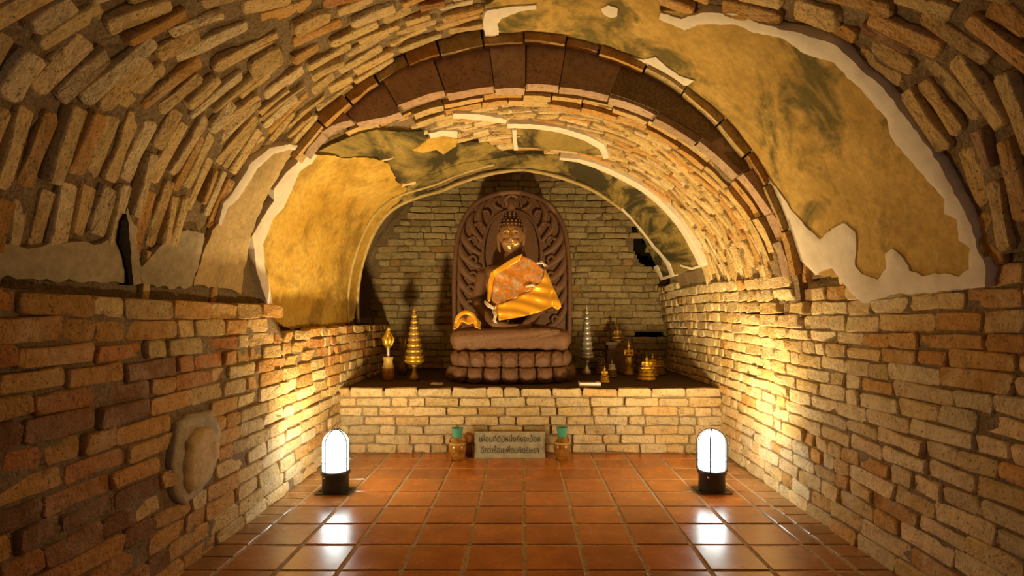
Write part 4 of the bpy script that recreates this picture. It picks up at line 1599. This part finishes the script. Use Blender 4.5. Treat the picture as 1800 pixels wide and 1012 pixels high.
# ---- offerings on the platform
def cone_tree(x, y, label, m, dark, H, W, tiers):
    t = empty('tiered_offering_tree', (x, y, Z_PLAT))
    tag(t, label, 'ornament')
    lathe_obj('stand', [(.040, 0), (.048, .012), (.046, .045), (.030, .06), (.018, .10), (.026, .13), (.034, .15), (.020, .17)], M_GOLD_DULL if m is M_GOLD else M_SILVER, t, 24)
    z0, z1 = .155, H * .93
    for k in range(tiers):
        a, b = z0 + (z1 - z0) * k / tiers, z0 + (z1 - z0) * (k + 1) / tiers
        f = 1 - k / tiers
        r0 = W / 2 * (.20 + .80 * f)
        if k == 0:
            pr_ = [(r0 * .55, a), (r0 * .96, a + (b - a) * .5), (r0, a + (b - a) * .75), (r0 * .9, b)]
        else:
            pr_ = [(r0 * .86, a), (r0 * .98, a + (b - a) * .2), (r0, a + (b - a) * .5), (r0 * .92, a + (b - a) * .62)]
        lathe_obj('tier', pr_, m, t, 24)
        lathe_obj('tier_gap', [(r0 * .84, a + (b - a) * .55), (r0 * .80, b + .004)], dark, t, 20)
    lathe_obj('finial', [(W * .10, z1), (W * .11, z1 + .012), (W * .05, z1 + .022), (.006, z1 + .035), (.003, H)], m, t, 16)
    return t
cone_tree(-1.067, 5.43, 'gold tiered cone ornament tree standing left of the lotus pedestal', M_GOLD, M_BROWNFIG, .72, .205, 9)
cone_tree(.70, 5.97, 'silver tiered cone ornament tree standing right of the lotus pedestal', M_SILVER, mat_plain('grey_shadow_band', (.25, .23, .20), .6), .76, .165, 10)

fv = empty('flower_vase', (-1.326, 5.43, Z_PLAT))
tag(fv, 'small striped pottery vase holding a golden lotus bud near the left wall', 'vase')
lathe_obj('vase_body', [(.040, 0), (.050, .01), (.058, .05), (.062, .09), (.056, .12)], M_AMBER, fv, 28)
lathe_obj('vase_neck', [(.057, .118), (.060, .128), (.050, .150), (.044, .185), (.050, .22), (.055, .232), (.045, .230), (.038, .19)], M_BAND, fv, 28)
lathe_obj('flower_stem', [(.012, .12), (.014, .22), (.016, .32), (.012, .34)], M_SILVER, fv, 12)
for k in range(6):
    a = 2 * PI * k / 6
    bm = bmesh.new()
    add_tube(bm, [(0, 0, .31), (.030 * math.cos(a), .030 * math.sin(a), .36), (.042 * math.cos(a), .042 * math.sin(a), .41), (.020 * math.cos(a), .020 * math.sin(a), .47)], [.008, .022, .022, .004], 8, .6)
    mesh_obj('petal', bm, M_GOLD, fv)
bm = bmesh.new(); add_ell(bm, (0, 0, .45), (.030, .030, .065)); add_ell(bm, (.006, -.006, .505), (.020, .02, .022))
mesh_obj('lotus_bud', bm, M_GOLD, fv)

dv = empty('dark_vase', ((708 - VX) / F * 5.95, 5.95, Z_PLAT))
tag(dv, 'dim dark vase with thin sprig behind the gold cone and the flower vase', 'vase')
lathe_obj('vase_body', [(.04, 0), (.06, .06), (.055, .12), (.03, .17), (.04, .20), (.03, .20)], M_BROWNFIG, dv, 24)
bm = bmesh.new()
for a in (0, 2.1, 4.2):
    add_tube(bm, [(0, 0, .15), (.01 * math.cos(a), .01 * math.sin(a), .28), (.035 * math.cos(a), .035 * math.sin(a), .40)], [.005, .005, .009], 6)
mesh_obj('dry_sprig', bm, M_GOLD_DULL, dv)

# small figures
def seat_body_bm(h, w):
    """seated figure of height h and knee width w, one surface"""
    bm = bmesh.new()
    k = w / 2
    capsule(bm, (-k * .78, -k * .35, h * .09), (k * .45, -k * .5, h * .11), h * .085, h * .06)
    capsule(bm, (k * .78, -k * .35, h * .09), (-k * .45, -k * .45, h * .08), h * .085, h * .06)
    add_ell(bm, (0, 0, h * .12), (k * .72, k * .6, h * .11))
    add_ell(bm, (0, k * .1, h * .30), (k * .46, k * .36, h * .20))
    add_ell(bm, (0, k * .1, h * .43), (k * .54, k * .36, h * .10))
    for s in (-1, 1):
        capsule(bm, (s * k * .54, k * .08, h * .46), (s * k * .66, k * .05, h * .27), h * .055, h * .045)
        capsule(bm, (s * k * .66, k * .05, h * .27), (s * k * .1, -k * .5, h * .19), h * .045, h * .035)
    capsule(bm, (0, k * .08, h * .48), (0, k * .06, h * .58), h * .055, h * .05)
    add_ell(bm, (0, 0, h * .655), (h * .085, h * .09, h * .105))
    add_ell(bm, (0, k * .08, h * .76), (h * .05, h * .05, h * .04))
    capsule(bm, (0, k * .08, h * .78), (0, k * .08, h * .97), h * .028, h * .008)
    for s in (-1, 1):
        capsule(bm, (s * h * .085, 0, h * .67), (s * h * .085, 0, h * .59), h * .016, h * .014)
    capsule(bm, (0, -h * .085, h * .67), (0, -h * .098, h * .64), h * .010, h * .013)
    return bm
def seated(x, y, H, W, m, label, base_frac=.35, base_m=None, tiers=3, rz=0, round_base=True):
    t = empty('seated_figurine', (x, y, Z_PLAT), rz)
    tag(t, label, 'figurine')
    bh = H * base_frac
    pr_ = []
    for k in range(tiers):
        f = 1 - .22 * k / max(1, tiers - 1)
        a, b = bh * k / tiers, bh * (k + 1) / tiers
        q = W / 2 * f
        pr_ += [(q * .94, a), (q, a + (b - a) * .25), (q, a + (b - a) * .55), (q * .88, a + (b - a) * .75), (q * .86, b)]
    lathe_obj('plinth', pr_, base_m or m, t, 26)
    o = fuse('figure', seat_body_bm(H - bh, W * .80), m, t, max((H - bh) / 42, .003), 1)
    o.location = (0, 0, bh * .97)
    return t
seated(1.232, 5.43, .27, .185, M_GOLD, 'largest bright gold seated figurine on a tiered plinth at front right', .40)
seated(.788, 5.25, .17, .105, M_GOLD, 'small bright gold seated figurine just behind the white card', .30)
seated(.93, 5.69, .195, .115, M_SILVER, 'small pale silver seated figurine on a brown plinth behind small gold one', .38, M_BROWNFIG)
seated(1.372, 5.78, .262, .14, M_GOLD, 'gold seated figurine close behind the largest gold one', .36, M_GOLD_DULL)
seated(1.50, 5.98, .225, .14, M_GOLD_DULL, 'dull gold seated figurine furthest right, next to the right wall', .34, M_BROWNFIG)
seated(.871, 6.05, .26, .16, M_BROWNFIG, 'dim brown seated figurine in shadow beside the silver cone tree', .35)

def standing(x, y, H, W, m, label, pm):
    t = empty('standing_figurine', (x, y, Z_PLAT))
    tag(t, label, 'figurine')
    bh = H * .20
    lathe_obj('plinth', [(W * .55, 0), (W * .58, bh * .15), (W * .50, bh * .45), (W * .44, bh * .6), (W * .46, bh * .85), (W * .40, bh)], pm, t, 24)
    h = H - bh
    bm = bmesh.new()
    capsule(bm, (-W * .12, 0, h * .04), (-W * .14, 0, h * .36), W * .15, W * .19)
    capsule(bm, (W * .12, 0, h * .04), (W * .14, 0, h * .36), W * .15, W * .19)
    add_ell(bm, (0, 0, h * .22), (W * .40, W * .22, h * .24))
    add_ell(bm, (0, 0, h * .44), (W * .30, W * .22, h * .12))
    add_ell(bm, (0, 0, h * .56), (W * .36, W * .23, h * .10))
    for s in (-1, 1):
        capsule(bm, (s * W * .36, 0, h * .61), (s * W * .42, 0, h * .43), W * .10, W * .08)
        capsule(bm, (s * W * .42, 0, h * .43), (s * W * .12, -W * .28, h * .44), W * .08, W * .07)
    capsule(bm, (0, 0, h * .63), (0, 0, h * .70), W * .11, W * .10)
    add_ell(bm, (0, 0, h * .76), (W * .17, W * .18, h * .075))
    add_ell(bm, (0, 0, h * .84), (W * .10, W * .10, h * .03))
    capsule(bm, (0, 0, h * .85), (0, 0, h * .98), W * .06, W * .015)
    o = fuse('figure', bm, m, t, h / 75, 1)
    o.location = (0, 0, bh * .97)
standing(1.147, 5.92, .39, .11, M_GOLD, 'tall gold standing figurine in the middle of the right hand group', M_GOLD_DULL)
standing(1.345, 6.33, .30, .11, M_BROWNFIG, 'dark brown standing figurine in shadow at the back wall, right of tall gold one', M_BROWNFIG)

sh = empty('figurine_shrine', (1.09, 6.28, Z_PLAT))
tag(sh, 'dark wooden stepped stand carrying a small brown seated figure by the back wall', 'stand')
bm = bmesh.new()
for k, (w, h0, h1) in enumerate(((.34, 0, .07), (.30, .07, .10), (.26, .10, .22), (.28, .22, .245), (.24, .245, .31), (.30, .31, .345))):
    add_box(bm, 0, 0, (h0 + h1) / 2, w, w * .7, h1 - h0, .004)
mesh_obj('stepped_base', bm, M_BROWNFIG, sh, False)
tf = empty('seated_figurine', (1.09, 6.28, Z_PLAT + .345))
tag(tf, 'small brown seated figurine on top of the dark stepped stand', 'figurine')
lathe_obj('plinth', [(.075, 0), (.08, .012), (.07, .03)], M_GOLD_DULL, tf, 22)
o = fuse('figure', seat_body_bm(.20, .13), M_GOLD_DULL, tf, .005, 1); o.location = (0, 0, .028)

# ---- small papers on the platform edge
cd = empty('white_box', ((1036 - VX) / F * 4.98, 4.98, Z_PLAT), .04)
tag(cd, 'flat white box with brown lid picture on the platform edge right of pedestal', 'box')
bm = bmesh.new(); add_box(bm, 0, 0, .018, .19, .11, .036, .003); mesh_obj('box_tray', bm, M_WHITE, cd, False)
bm = bmesh.new(); add_box(bm, -.015, .005, .038, .14, .09, .004, .001); mesh_obj('picture_lid', bm, mat_plain('brown_print', (.20, .07, .03), .5, 0, 22, .6, 0), cd, False)
pk = empty('paper_packet', ((768 - VX) / F * 5.05, 5.05, Z_PLAT), -.15)
tag(pk, 'small white paper packet on the platform edge left of pedestal', 'packet')
bm = bmesh.new(); add_box(bm, 0, 0, .010, .10, .06, .020, .004); mesh_obj('packet_body', bm, M_WHITE, pk, False)
bm = bmesh.new(); add_box(bm, .025, -.002, .021, .03, .058, .003, .001); mesh_obj('packet_label', bm, mat_plain('red_print', (.35, .10, .07), .5), pk, False)
